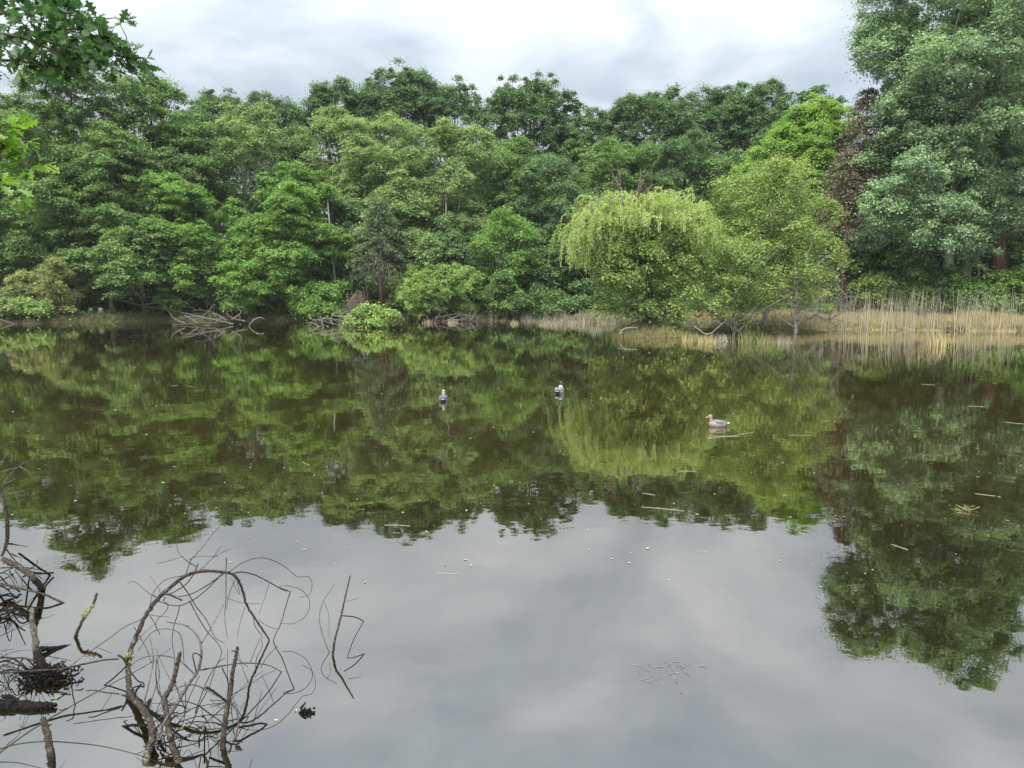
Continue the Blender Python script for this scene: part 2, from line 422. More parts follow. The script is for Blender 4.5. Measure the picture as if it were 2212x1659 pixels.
def lobed_crown(rng, lobes, cr, per, leaf, dens=.6, flat=.5, inner=.38, fill=.9, **kw):
    Cs, Os, Ss = [], [], []
    L = np.array(lobes, float)
    for i, (cx, cy, cz, rx, ry, rz) in enumerate(L):
        area = 4 * math.pi * ((((rx * ry) ** 1.6 + (rx * rz) ** 1.6 + (ry * rz) ** 1.6) / 3) ** (1 / 1.6))
        n = max(6, int(area * dens / cr ** 2))
        d = nrm(rng.normal(size=(n, 3)))
        keep = ~((d[:, 2] < -.35) & (rng.random(n) < .5)); d = d[keep]; n = len(d)
        rho = 1 - inner * rng.random(n) ** 1.4 + np.where(rng.random(n) < .22, np.where(d[:, 2] > .3, .10, .28) * rng.random(n), 0)
        P = np.array([cx, cy, cz]) + d * rho[:, None] * np.array([rx, ry, rz])
        ok = np.ones(n, bool)
        for j, l in enumerate(L):
            if j == i: continue
            q = np.sqrt((((P - l[:3]) / l[3:]) ** 2).sum(1))
            ok &= ~((q < .62) & (rng.random(n) < .85))
        P = P[ok]; d = d[ok]
        # break the envelope: low-frequency warp and missing patches
        wv = np.sin(P[:, :1] * np.array([[1.3, 2.1, .9]]) + P[:, 1:2] * 1.7 + P[:, 2:] * np.array([[1.1, .8, 1.9]]) + i)
        P = P + wv * cr * .55
        hole = (np.sin(P[:, 0] * 1.9 + P[:, 2] * 1.3 + i * 2) * np.sin(P[:, 2] * 2.3 - P[:, 1] * 1.1 + i) > .72) & (rng.random(len(P)) < .8)
        P = P[~hole]; d = d[~hole]
        Cs.append(P); Os.append(d); Ss.append(cr * (.45 + 1.0 * rng.random(len(P)) ** 1.3))
    C = np.vstack(Cs); O = np.vstack(Os); S = np.concatenate(Ss)
    V, var = clump_leaves(rng, C, S, per, leaf, flat=flat, outward=O, **kw)
    return V, var, C

def auto_lobes(rng, w, z0, z1, n=7, top=.8, shape='round'):
    """crown envelope as overlapping ellipsoids, local coordinates"""
    h = z1 - z0; r = w / 2; n = int(n * 1.7)
    out = [(0, 0, z0 + h * .46, r * .66, r * .66, h * .40)]
    if shape == 'dome':
        rz = min(h * .5, r * 1.1)
        out = [(0, 0, z1 - rz, r * .88, r * .8, rz * .97)]
        for k in range(n):
            a = rng.random() * 6.28; q = rng.uniform(.35, .95); lr = r * rng.uniform(.20, .40); e = rng.uniform(.1, 1.0)
            zc = z1 - rz + rz * math.sqrt(max(0, 1 - (q * .95) ** 2)) * e - lr * .5
            out.append((math.cos(a) * r * q * .85, math.sin(a) * r * q * .7, max(z0 + lr, min(zc, z1 - lr * .7)), lr, lr, lr * rng.uniform(.6, .9)))
        for k in range(4):
            a = rng.random() * 6.28
            out.append((math.cos(a) * r * .55, math.sin(a) * r * .4, z0 + (z1 - 2 * rz - z0) * rng.uniform(.2, .9) if z1 - 2 * rz > z0 else z0 + h * .2, r * .4, r * .4, h * .12))
        return out
    for k in range(n):
        f = (k + rng.random()) / n
        a = k * 2.4 + rng.normal() * .5
        if shape == 'round': pr = (max(0, 1 - abs(2 * f - .85) ** 2.6)) ** .5 * 1.02
        elif shape == 'cone': pr = 1.0 - .85 * f
        else: pr = .8 + .2 * math.sin(3.1 * f)
        pr = max(pr, .3)
        lr = r * rng.uniform(.22, .42)
        dist = max(0, r * pr * rng.uniform(.85, 1.12) - lr * .6)
        lz = min(lr * rng.uniform(.55, 1.1), h * .25)
        zc = min(z0 + lz * .6 + (h - lz) * f, z1 - lz)
        out.append((math.cos(a) * dist, math.sin(a) * dist, zc, lr, lr, lz))
    for q in (0, -1, 1, rng.uniform(-.6, .6)):
        lz = h * rng.uniform(.06, .13)
        out.append((q * r * rng.uniform(.25, .6), rng.normal() * r * .25, z1 - lz - (0 if q == 0 else h * rng.uniform(.01, .10)), r * rng.uniform(.14, .30), r * .25, lz))
    return out

def trunk_mb(rng, z1, r0, C, nl=16, lean=(0, 0), sides=8, zlow=0.0):
    mb = MB()
    k = 9; tt = np.linspace(0, 1, k)
    P = np.stack([lean[0] * tt + .012 * z1 * np.sin(tt * 5 + rng.random() * 6), lean[1] * tt + .012 * z1 * np.sin(tt * 4 + rng.random() * 6), -.3 + (z1 + .3) * tt], 1)
    P[:, :2] -= P[0, :2]
    rr = r0 * (1 - .86 * tt) * (1 + .35 * np.exp(-tt * 22))
    mb.tube(P, rr, sides)
    if len(C):
        sel = C[rng.permutation(len(C))[:nl]]
        for c in sel:
            f = np.clip((c[2] / z1 - .22) * (.75 + .2 * rng.random()), .12, .92)
            a = np.array([np.interp(f, tt, P[:, i]) for i in range(3)])
            if a[2] > c[2] - .1: a = np.array([np.interp(f * .7, tt, P[:, i]) for i in range(3)])
            rad = np.interp(f, tt, rr) * .5
            mid = a + (c - a) * .5 + np.array([0, 0, -.10 * np.linalg.norm(c - a)]) + rng.normal(size=3) * .05 * np.linalg.norm(c - a)
            B, rb = catmull([a, mid, c], [rad, rad * .6, .018], 4)
            mb.tube(B, rb, 5)
            for _ in range(2):
                q = B[rng.integers(3, len(B) - 1)]; e = q + nrm(rng.normal(size=3) + np.array([0, 0, .5])) * (.8 + rng.random() * 1.4)
                mb.tube([q, (q + e) / 2 + rng.normal(size=3) * .1, e], [rad * .3, rad * .2, .01], 4)
    return mb

TREES = {}
def tree(seed, px, top, wpx, Y, kind, label, cat='tree', name='tree', botpx=None, shape='round', cr=.72, per=200, leaf=.15, dens=.56,
         nlobe=8, bark=None, r0=None, flat=.52, group='trees around the pond', lean=(0, 0), inner=.38, asp=.72, nl=16, depth=1.0, upb=.55, trunk_top=.86, droop=.16):
    rng = np.random.default_rng(seed)
    Y = yr(px, Y)
    if px < 1540 and Y > 47: Y = max(Y, float(shore_y(at(px, 700, Y)[0])) + 2.4); depth = .8 * depth
    base = at(px, 700, Y); z0 = float(ground_z(base[0], Y))
    zt = at(px, top, Y)[2] - z0
    w = 1.1 * wpx / F * Y
    zb = 1.6 if botpx is None else max(.2, at(px, botpx, Y)[2] - z0)
    lob = [(a, b * depth, c, d, e * depth, f) for a, b, c, d, e, f in auto_lobes(rng, w, zb, zt, nlobe, shape=shape)]
    if kind == 'poplar': flat, droop, leaf, per, upb = .75, .08, .14, 210, .35
    V, var, C = lobed_crown(rng, lob, cr, per, leaf, dens=dens, flat=flat, inner=inner, asp=asp, upb=upb, droop=droop)
    root = thing(name, label, cat, (base[0], Y, z0), group)
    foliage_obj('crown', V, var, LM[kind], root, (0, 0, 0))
    mb = trunk_mb(rng, zt * trunk_top, r0 or (.10 + zt * .013), C, nl=nl, lean=lean)
    mb.build('trunk', bark or BARK, root, smooth=True)
    TREES.setdefault('n', 0); TREES['n'] += len(V) // 4
    return root

B = 'tall oaks along the skyline'
# -- skyline trees, left to right
tree(1, 70, 205, 330, 66, 'oak', 'tall oak at the far left behind the overhanging near twigs', botpx=560, group=B)
tree(2, 190, 112, 230, 60, 'oak', 'tall oak rising just right of the near oak twigs, dark limbs showing through', botpx=520, group=B)
tree(3, 340, 148, 220, 62, 'oak', 'highest oak on the left, sloping down to the sky gap', botpx=560, group=B)
tree(4, 480, 190, 190, 80, 'deep', 'thin-topped dark oak right of the highest left oak', botpx=500, shape='dome', flat=.72, leaf=.17, cr=.55, per=140, dens=.46, group=B)
tree(5, 605, 208, 170, 84, 'deep', 'dark oak filling the low dip in the left skyline', botpx=480, shape='dome', flat=.72, leaf=.17, cr=.62, per=170, dens=.60, group=B)
tree(6, 745, 168, 150, 86, 'deep', 'left shoulder oak of the tall dark dome behind the pale alders', botpx=500, shape='dome', flat=.72, leaf=.17, cr=.6, per=150, dens=.55, group=B)
tree(7, 875, 140, 230, 88, 'deep', 'broadest dark oak forming the domed skyline above the pale alders', botpx=520, shape='dome', flat=.72, leaf=.17, cr=.62, per=170, dens=.60, group=B)
tree(8, 985, 172, 130, 87, 'deep', 'dark oak on the right slope of the domed skyline', botpx=500, shape='dome', flat=.72, leaf=.17, cr=.55, per=140, dens=.46, group=B)
tree(9, 1140, 158, 220, 82, 'deep', 'airy oak with sky showing between its limbs, right of the dome', botpx=540, shape='dome', flat=.72, leaf=.18, cr=.55, per=130, dens=.42, group=B)
tree(10, 1270, 228, 120, 86, 'deep', 'low oak in the notch right of the airy oak', botpx=520, shape='dome', flat=.72, leaf=.17, cr=.6, per=150, dens=.55, group=B)
tree(11, 1400, 190, 210, 83, 'deep', 'wide dark oak behind the willow on the skyline', botpx=540, shape='dome', flat=.72, leaf=.17, cr=.62, per=170, dens=.60, group=B)
tree(12, 1520, 186, 180, 86, 'deep', 'dark oak on the skyline between the willow oak and the rounded right oak', botpx=540, shape='dome', flat=.72, leaf=.17, cr=.62, per=170, dens=.60, group=B)
tree(13, 1615, 174, 150, 84, 'deep', 'rounded dark oak at the right end of the oak skyline', botpx=540, shape='dome', flat=.72, leaf=.17, cr=.62, per=170, dens=.60, group=B)
tree(14, 1745, 192, 150, 90, 'deep', 'sparse grey-green tree top peeping behind the lime-green tree', botpx=520, leaf=.19, cr=.5, per=100, dens=.36, group=B)
# -- middle row
G2 = 'middle row of trees behind the shore'
tree(21, 35, 330, 300, 66, 'oak', 'dense oak on the left edge above the olive shrub', botpx=640, group=G2)
tree(22, 165, 400, 250, 65.5, 'oak', 'dark leafy oak directly behind the olive shrub', botpx=640, group=G2)
tree(23, 265, 285, 300, 60, 'oak', 'layered oak with bright shelves of leaves above the bench', botpx=640, dens=.6, group=G2, flat=.32)
tree(24, 385, 375, 240, 58, 'maple', 'bright layered maple left of the dark gap with bare trunks', botpx=650, flat=.38, cr=.60, group=G2)
tree(25, 320, 470, 290, 55.5, 'oak', 'low spreading oak over the bank with its stout trunk behind the bench', botpx=655, flat=.36, cr=.60, r0=.34, lean=(-.5, 0), group=G2)
tree(26, 540, 225, 150, 68, 'pale', 'slender tree with a pale bare forked trunk in the dark gap', botpx=370, dens=.38, r0=.26, bark=BARK_PALE, nl=24, group=G2)
tree(27, 455, 250, 130, 70, 'deep', 'dark tree in the gap with a bare brown trunk', botpx=400, bark=BARK_RED, group=G2, dens=.4)
tree(28, 645, 350, 210, 57, 'maple', 'bright green maple standing at the water left of the spruce', botpx=690, flat=.4, cr=.60, dens=.62, nlobe=10, group=G2, bark=BARK_PALE)
tree(29, 610, 470, 260, 55.5, 'maple', 'broad lower maple with foliage hanging to the waterline', botpx=694, flat=.42, cr=.58, dens=.6, group=G2)
tree(30, 745, 228, 170, 67, 'pale', 'pale yellow-green alder left of the three pale crowns', botpx=480, dens=.5, bark=BARK_PALE, group='pale alders')
tree(31, 850, 250, 190, 66, 'pale', 'pale yellow-green alder, central of the three pale crowns', botpx=520, dens=.5, bark=BARK_PALE, group='pale alders')
tree(32, 975, 272, 190, 65, 'pale', 'pale green alder with a white bare trunk below its crown', botpx=450, dens=.45, bark=BARK_PALE, r0=.22, group='pale alders')
tree(33, 1085, 300, 150, 68, 'oak', 'green oak between the white-trunked alder and the dark oaks', botpx=560, group=G2)
tree(34, 1085, 455, 125, 58, 'maple', 'young light green tree right of the rounded shoreline shrub', botpx=680, dens=.5, cr=.7, bark=BARK_PALE, group=G2)
tree(35, 1185, 340, 190, 64, 'deep', 'dark green oak left of the willow island', botpx=670, group=G2)
tree(36, 1245, 455, 150, 60, 'deep', 'shaded oak right behind the hanging left edge of the willow', botpx=680, group=G2)
tree(37, 1325, 300, 220, 68, 'oak', 'green oak directly behind the bare branches on the willow top', botpx=640, group=G2)
tree(38, 1470, 290, 200, 72, 'deep', 'dark oak behind the middle of the willow', botpx=640, group=G2)
tree(39, 1580, 330, 180, 70, 'oak', 'oak rising behind the gap between willow and birch', botpx=660, group=G2)
tree(40, 760, 420, 160, 62, 'deep', 'dark tree behind the bright maple', botpx=640, group=G2)
tree(41, 960, 480, 230, 64, 'deep', 'dark leafy tree in the shade behind the rounded shoreline shrub', botpx=660, group=G2)
tree(42, 560, 500, 130, 64, 'deep', 'dark low tree in the gap behind the bright maple', botpx=660, group=G2)
tree(43, 130, 300, 260, 64, 'oak', 'grey-green oak left of the layered oak, high behind the olive shrub', botpx=620, group=G2)
tree(44, 420, 260, 190, 66, 'oak', 'oak with drooping shelves of leaves overhanging the dark gap from the left', botpx=480, group=G2)
tree(45, 640, 265, 150, 74, 'deep', 'dark oak filling the space between the slender pale tree and the alders', botpx=600, group=G2)
tree(46, 900, 390, 240, 62, 'pale', 'lower grey-green alder beneath the three pale crowns', botpx=600, group='pale alders')
tree(47, 1140, 500, 130, 60, 'oak', 'low leafy oak between the young light tree and the shaded oaks', botpx=680, group=G2)
tree(48, 1120, 300, 180, 75, 'deep', 'dark oak directly below the airy skyline oak', botpx=600, group=G2)
tree(49, 1250, 300, 170, 76, 'oak', 'oak below the skyline notch left of the willow top', botpx=600, group=G2)
tree(50, 1640, 290, 140, 76, 'deep', 'dark oak behind the top of the birch', botpx=640, group=G2)
# -- right side
G3 = 'trees behind the reeds'
tree(51, 1738, 205, 165, 60, 'lime', 'vivid lime-green tree left of the rusty larch', botpx=430, cr=.58, dens=.5, shape='dome', group=G3)
tree(52, 1700, 300, 210, 60, 'lime', 'lower lime-green tree behind the birch', botpx=560, cr=.58, dens=.5, group=G3)
tree(54, 1790, 420, 160, 57, 'maple', 'mid green tree beneath the rusty larch', botpx=640, group=G3)
tree(55, 2045, -85, 350, 50, 'poplar', 'very tall blue-green poplar at the right rising out of the picture', botpx=330, shape='column', nlobe=12, cr=.65, per=125, dens=.62, bark=BARK_POP, r0=.42, leaf=.18, group=G3, nl=34, trunk_top=.93)
tree(56, 1985, 270, 300, 50, 'poplar', 'broad blue-green poplar crown below the tall poplar, towards the larch', botpx=560, cr=.60, dens=.55, bark=BARK, r0=.14, leaf=.17, group=G3)
tree(57, 2225, 60, 250, 54, 'poplar', 'poplar cut by the right edge of the picture', botpx=420, cr=.62, bark=BARK_POP, dens=.5, leaf=.18, group=G3)
tree(58, 2200, 330, 230, 52, 'poplar', 'lower leafy tree at the right edge above the thick red-brown trunk', botpx=560, cr=.60, leaf=.2, bark=BARK_RED, r0=.5, group=G3)
tree(59, 2075, 420, 210, 54, 'oak', 'mid green tree in front of the grey poplar trunk', botpx=600, cr=.58, leaf=.18, group=G3, dens=.4)
tree(61, 1955, 130, 150, 55, 'poplar', 'left flank of poplar foliage beside the brown larch top', botpx=420, cr=.60, leaf=.18, bark=BARK_POP, dens=.5, group=G3)
tree(62, 2120, 210, 260, 56, 'poplar', 'dense poplar foliage between the tall poplar and the right edge', botpx=560, cr=.62, leaf=.18, bark=BARK_POP, group=G3)
tree(63, 1985, 400, 200, 57, 'oak', 'shaded green tree filling in under the broad poplar crown', botpx=660, cr=.60, leaf=.18, group=G3)
tree(64, 2180, 450, 200, 60, 'deep', 'dark tree in the background of the thick red-brown trunk', botpx=680, group=G3)
tree(60, 1900, 470, 170, 53, 'oak', 'green tree beside the broken black trunk behind the reeds', botpx=640, cr=.58, leaf=.18, group=G3, dens=.5)

# -- conifers
def conifer(seed, px, top, wpx, Y, kind, label, bot, name, step=.62, per=110, leaf=.2, group=None, bark=None, dead_skirt=False):
    rng = np.random.default_rng(seed); Y = yr(px, Y)
    base = at(px, 700, Y); z0 = float(ground_z(base[0], Y)); zt = at(px, top, Y)[2] - z0; zb = at(px, bot, Y)[2] - z0
    w = wpx / F * Y
    root = thing(name, label, 'tree', (base[0], Y, z0), group)
    mb = MB(); mb.tube([(0, 0, -.3), (.05, 0, zt * .5), (0, 0, zt)], [.2, .12, .02], 8)
    Cs, Ss, Os = [], [], []
    sk = MB()
    z = zt - .3
    while z > zb:
        f = (zt - z) / (zt - zb); rl = w / 2 * (f ** .75) * (.8 + .35 * rng.random()) + .2
        for a in np.arange(0, 6.28, 6.28 / 7) + rng.random() * 6:
            a += rng.normal() * .15; r1 = rl * (.75 + .4 * rng.random())
            d = np.array([math.cos(a), math.sin(a), 0])
            tip = d * r1 + np.array([0, 0, z - r1 * .25 + rng.normal() * .1])
            mb.tube([(0, 0, z), (d * r1 * .5 + np.array([0, 0, z - r1 * .05])), tip], [.03, .02, .008], 4)
            if rng.random() < .12: continue
            for q in np.arange(.35, 1.05, .22):
                if r1 * q < .2: continue
                Cs.append(d * r1 * q + np.array([0, 0, z - r1 * .25 * q ** 2])); Ss.append(.28 + .16 * r1 * .5 * (1.2 - q) + .1); Os.append(d)
        z -= step * (.7 + .6 * rng.random())
    V, var = clump_leaves(rng, np.array(Cs), np.array(Ss) * 1.25, per // 3, leaf, flat=.42, outward=np.array(Os), asp=.38, droop=.5)
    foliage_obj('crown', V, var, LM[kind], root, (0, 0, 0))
    mb.build('trunk', bark or BARK_RED, root, smooth=True)
    if dead_skirt:
        for i in range(46):
            a = rng.random() * 6.28; rr = .3 + rng.random() * 1.3; zz_ = zb + .6 - rng.random() * .8
            p = np.array([math.cos(a) * rr, math.sin(a) * rr, zz_]); q = p + np.array([rng.normal() * .15, rng.normal() * .15, -1.0 - rng.random() * 1.4])
            sk.tube([(0, 0, zz_ + .4), p, (p + q) / 2 + rng.normal(size=3) * .08, q], [.03, .025, .02, .008], 4, var=rng.random())
        o = sk.build('dead_branches', DEADBR, root); o['label'] = 'brown bare branches drooping under the green spruce boughs'
    return root
conifer(70, 825, 430, 175, 57.5, 'spruce', 'dark spruce with a skirt of dead brown drooping branches', 585, 'spruce_tree', group='conifers', dead_skirt=True)
conifer(71, 1848, 186, 170, 52.5, 'larch', 'rusty red-brown larch between the lime-green tree and the poplar', 420, 'larch_tree', group='conifers', per=100)
conifer(72, 1815, 320, 170, 51.5, 'larch', 'lower rusty larch boughs in front of the mid green tree', 500, 'larch_tree', group='conifers', per=80)
conifer(73, 2235, 20, 170, 58, 'larch', 'brown conifer at the far right edge behind the poplars', 420, 'larch_tree', group='conifers', per=80)

# -- shrubs on the shore
def shrub(seed, px, top, wpx, botpx, Y, kind, label, name='shrub', cr=.5, per=120, leaf=.13, dens=.6, group='shrubs on the shore', depth=.8, stems=14, nlobe=6, mat=None, inner=.45, cat='shrub'):
    rng = np.random.default_rng(seed)
    if name == 'shrub': Y = yr(px, Y)
    if px < 1230 and name == 'shrub': Y = max(Y, float(shore_y(at(px, 700, Y)[0])) + .5)
    base = at(px, botpx, Y); z0 = float(ground_z(base[0], Y)); z0 = max(z0, -.05)
    zb = base[2] - z0; zt = at(px, top, Y)[2] - z0; w = wpx / F * Y
    lob = [(a, b * depth, c, d, e * depth, f) for a, b, c, d, e, f in auto_lobes(rng, w, max(zb, .05), zt, nlobe)]
    V, var, C = lobed_crown(rng, lob, cr, per, leaf, dens=dens, flat=.65, inner=inner)
    root = thing(name, label, cat, (base[0], Y, z0), group)
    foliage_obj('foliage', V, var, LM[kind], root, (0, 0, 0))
    mb = MB()
    for c in C[rng.permutation(len(C))[:stems]]:
        a = np.array([rng.normal() * .25, rng.normal() * .2, -.2])
        B_, rb = catmull([a, (a + c) / 2 + np.array([0, 0, .15]) + rng.normal(size=3) * .1, c], [.05, .03, .01], 4)
        mb.tube(B_, rb, 5)
    mb.build('stems', mat or BARK, root, smooth=True)
    return root
shrub(80, 950, 572, 215, 686, 54.5, 'shrub', 'rounded light green shrub on the shore right of the spruce', nlobe=11, cr=.36, per=70, leaf=.13, stems=24)
shrub(81, 880, 595, 100, 684, 55, 'shrub', 'small pale shrub against the left side of the rounded shrub')
shrub(82, 122, 562, 85, 682, 54, 'olive', 'yellow-olive shrub, taller one of the pair on the left bank')
shrub(83, 60, 586, 80, 676, 54.5, 'olive', 'yellow-olive shrub with brownish tips nearest the left edge', cr=.45)
shrub(84, 40, 650, 120, 690, 52, 'shrub', 'low bramble bush at the left corner of the far bank', cr=.4)
shrub(85, 510, 592, 90, 690, 54.5, 'maple', 'bushy green shrub reaching over the bank right of the driftwood', cr=.55, leaf=.17)
shrub(86, 690, 615, 140, 696, 53.6, 'maple', 'leafy bush dipping to the water left of the brown fallen spruce', cr=.5, leaf=.17)
shrub(87, 470, 560, 120, 620, 58, 'oak', 'leafy sapling in front of the dark gap left of the maple', cr=.5, leaf=.18)
shrub(88, 1398, 478, 235, 692, 41.4, 'birch', 'dense young alder growing under the willow crown on the islet', cr=.48, leaf=.125, nlobe=16, dens=.55, stems=12, mat=BARK, depth=.6)
shrub(90, 2150, 590, 130, 680, 50.2, 'shrub', 'light green bush behind the reeds near the right edge', cr=.5, leaf=.15)
shrub(91, 2010, 575, 190, 690, 50.6, 'oak', 'mixed green bush behind the middle of the tall reeds', cr=.5, leaf=.16)
shrub(92, 1900, 590, 160, 690, 50.8, 'birch', 'olive green bush behind the left of the tall reeds', cr=.5, leaf=.15)
shrub(93, 2090, 615, 130, 700, 50.3, 'oak', 'dark low bush behind the tall reeds', cr=.5, leaf=.16)
shrub(94, 2225, 560, 80, 690, 49, 'maple', 'bright leafy sapling cut by the right edge above the reeds', cr=.4, leaf=.15, dens=.4)
shrub(95, 1200, 640, 150, 690, 56, 'under', 'dark fern-like bush on the bank left of the islet', cr=.5, leaf=.17)
shrub(96, 1085, 590, 80, 684, 56, 'oak', 'green bush touching the right side of the rounded shrub', cr=.45, leaf=.16)
shrub(97, 1100, 700 - 55, 70, 688, 55.5, 'under', 'small dark bush at the foot of the young light green tree', cr=.4, leaf=.15)
# fallen fresh-leaved bough in the water
r_ = shrub(98, 804, 668, 88, 712, 51.0, 'shrub', 'fallen bough with fresh yellow-green leaves lying in the water', name='fallen_bough', cr=.36, leaf=.15, nlobe=7, dens=.7, stems=8, mat=DEAD, depth=.6, cat='fallen branch', group=None)

# -- birch
tree(100, 1650, 345, 225, 45.5, 'birch', 'airy light olive birch with white stems, right of the willow', botpx=640, name='birch_tree', cr=.6, per=120, leaf=.115, dens=.52, inner=.6, nlobe=14, bark=BARK_PALE, r0=.15, group='birches beside the willow', nl=40, flat=.75, trunk_top=.95)
tree(101, 1720, 500, 150, 43.5, 'birch', 'lower birch reaching right over the reeds with bare grey twigs', botpx=685, name='birch_tree', cr=.55, per=110, leaf=.115, dens=.5, inner=.6, bark=BARK_PALE, r0=.1, group='birches beside the willow', nl=30, flat=.75)
tree(102, 1585, 520, 190, 43.0, 'birch', 'small birch with foliage down to the water beside the islet', botpx=705, name='birch_tree', cr=.5, per=110, leaf=.11, dens=.5, inner=.6, bark=BARK_PALE, r0=.09, group='birches beside the willow', nl=30, flat=.75)

# -- willow on the islet
def willow():
    rng = np.random.default_rng(7)
    Y = 42.0; base = at(1400, 700, Y); z0 = float(ground_z(base[0], Y))
    root = thing('willow_tree', 'yellow-green weeping willow on the grassy islet with dead branches on top', 'tree', (base[0], Y, z0))
    o = np.array([base[0], Y, z0])
    def loc(px, py, dy=0): return at(px, py, Y + dy) - o
    mb = MB()
    fork = loc(1398, 585)
    P, rr = catmull([(0, 0, -.3), loc(1403, 650), fork], [.26, .2, .17], 5); mb.tube(P, rr, 8)
    # dome envelope drawn by skyline points
    sky_ = [(1245, 500), (1270, 452), (1300, 438), (1330, 430), (1370, 432), (1405, 418), (1440, 422), (1470, 440), (1500, 455), (1530, 470), (1545, 500)]
    sx = np.array([p[0] for p in sky_]); sy = np.array([p[1] for p in sky_])
    ends = []
    for k in range(26):
        px = rng.uniform(1262, 1535); dy = rng.uniform(-3.2, 3.0)
        yy = np.interp(px, sx, sy) + abs(dy) * 9 + rng.uniform(5, 60)
        e = loc(px, yy, dy); ends.append(e)
        mid = fork + (e - fork) * .5 + np.array([0, 0, .5]) + rng.normal(size=3) * .25
        P, rr = catmull([fork, mid, e], [.12, .06, .02], 5); mb.tube(P, rr, 6)
    mb.build('trunk', BARK, root, smooth=True)
    Vs, vs = [], []
    lowx = [1245, 1260, 1290, 1310, 1340, 1400, 1450, 1500, 1530, 1548]; lowy = [520, 530, 520, 500, 490, 490, 490, 500, 515, 520]
    for k in range(150):
        px = rng.uniform(1290, 1528) if rng.random() < .85 else rng.uniform(1275, 1320); dy = np.clip(rng.normal() * 1.5, -2.6, 3.2)
        top_ = np.interp(px, sx, sy) + abs(dy) ** 1.6 * 4; low_ = np.interp(px, lowx, lowy)
        t0 = rng.random() ** 1.3; yy = top_ + 2 + t0 * max(10, low_ - top_) + rng.normal() * 11
        if k % 7 == 0: px, yy, dy = rng.uniform(1256, 1300), rng.uniform(468, 535), rng.uniform(-1.4, .6)
        s0 = loc(px, yy, dy); tone = rng.random()
        og = nrm(np.array([s0[0] - fork[0], s0[1] - fork[1] - .6, 0]) + rng.normal(size=3) * .6 * np.array([1, 1, 0]))
        for j in range(rng.integers(6, 17)):
            s = s0 + rng.normal(size=3) * np.array([.28, .28, .14])
            out = nrm(og + rng.normal(size=3) * .45 * np.array([1, 1, 0]))
            Lf = rng.uniform(.3, 1.0) * (1.6 if px < 1300 else 1.0)
            nn = max(6, int(Lf / .04)); q = np.linspace(0, 1, nn)[:, None]
            reach = rng.uniform(.3, .9)
            P = s + out * reach * Lf * (1 - (1 - q) ** 2) + np.array([0, 0, 1]) * (.30 * Lf * np.sin(q * 3.0) - Lf * .9 * q ** 1.8)
            P = P + rng.normal(size=P.shape) * .02
            for _ in range(2):
                U = nrm(np.gradient(P, axis=0) + rng.normal(size=P.shape) * .03)
                Nn = nrm(rng.normal(size=P.shape) + out * .6 + np.array([0, 0, .4]))
                Nn = nrm(Nn - (Nn * U).sum(1, keepdims=True) * U)
                L = .13 * (.7 + .6 * rng.random(nn))
                Vs.append(leaf_quads(P + rng.normal(size=P.shape) * .03, Nn, L, L * .36, rng, U)); vs.append(np.clip(tone * .4 + rng.random(nn) * .3 + .3 * (1 - t0), 0, 1))
    foliage_obj('crown', np.vstack(Vs), np.concatenate(vs), LM['willow'], root, (0, 0, 0))
    # dead limbs on top
    def fractal(mb, p, d, L, r, lev, rng, bend=.35, var=.6):
        n = 5; P = [p]; q = p.copy(); dd = d.copy()
        for i in range(n):
            dd = nrm(dd + rng.normal(size=3) * bend * .4); q = q + dd * L / n; P.append(q)
        mb.tube(P, np.linspace(r, r * .45, n + 1), 5, var=var)
        if lev:
            for i in (2, 3, 4, 5):
                if rng.random() < .85:
                    fractal(mb, P[i], nrm(dd + rng.normal(size=3) * .75), L * rng.uniform(.4, .65), r * .5, lev - 1, rng, bend, np.clip(var + rng.normal() * .15, 0, 1))
    globals()['fractal'] = fractal
    d1 = MB()
    f0 = loc(1352, 452, -1.6)
    d1.tube(catmull([loc(1350, 480, -1.6), f0, loc(1340, 435, -1.6), loc(1339, 420, -1.6)], [.09, .08, .06, .04], 4)[0], np.linspace(.09, .03, 13), 6, var=.1)
    P_, r__ = catmull([f0, loc(1362, 440, -1.6), loc(1373, 430, -1.6), loc(1385, 405, -1.6), loc(1392, 385, -1.6)], [.08, .07, .06, .045, .025], 4); d1.tube(P_, r__, 6, var=.15)
    d1.tube(*catmull([loc(1362, 440, -1.6), loc(1362, 425, -1.6), loc(1361, 414, -1.6)], [.06, .05, .03], 4), 6, var=.1)
    P_, r__ = catmull([loc(1345, 440, -1.6), loc(1343, 415, -1.6), loc(1338, 400, -1.6), loc(1328, 385, -1.6), loc(1322, 372, -1.6)], [.05, .045, .035, .03, .02], 4); d1.tube(P_, r__, 5, var=.7)
    for (a, b_) in (((1340, 405), (1350, 365)), ((1338, 400), (1318, 395)), ((1373, 430), (1400, 395)), ((1380, 412), (1372, 378)), ((1343, 418), (1320, 425)), ((1362, 425), (1385, 400))):
        p = loc(*a, -1.6); q = loc(*b_, -1.6); fractal(d1, p, nrm(q - p), float(np.linalg.norm(q - p)),   .032, 2, rng, var=.6)
    o1 = d1.build('dead_limb', DEADBR, root); o1['label'] = 'bare dark forked limb sticking out of the willow top'
    d2 = MB()
    for (a, b_) in (((1300, 500), (1272, 440)), ((1300, 500), (1290, 432)), ((1303, 490), (1262, 455)), ((1300, 480), (1310, 440))):
        p = loc(*a, -1.6); q = loc(*b_, -1.6); fractal(d2, p, nrm(q - p), float(np.linalg.norm(q - p)),   .042, 2, rng, var=.85)
    d2.tube(*catmull([loc(1300, 497, -1.6), loc(1283, 492, -1.6), loc(1262, 490, -1.6), loc(1245, 500, -1.6), loc(1238, 508, -1.6)], [.05, .045, .04, .03, .02], 4), 6, var=.9)
    o2 = d2.build('dead_limb', DEAD, root); o2['label'] = 'bleached bare twigs on the left shoulder of the willow'
willow()

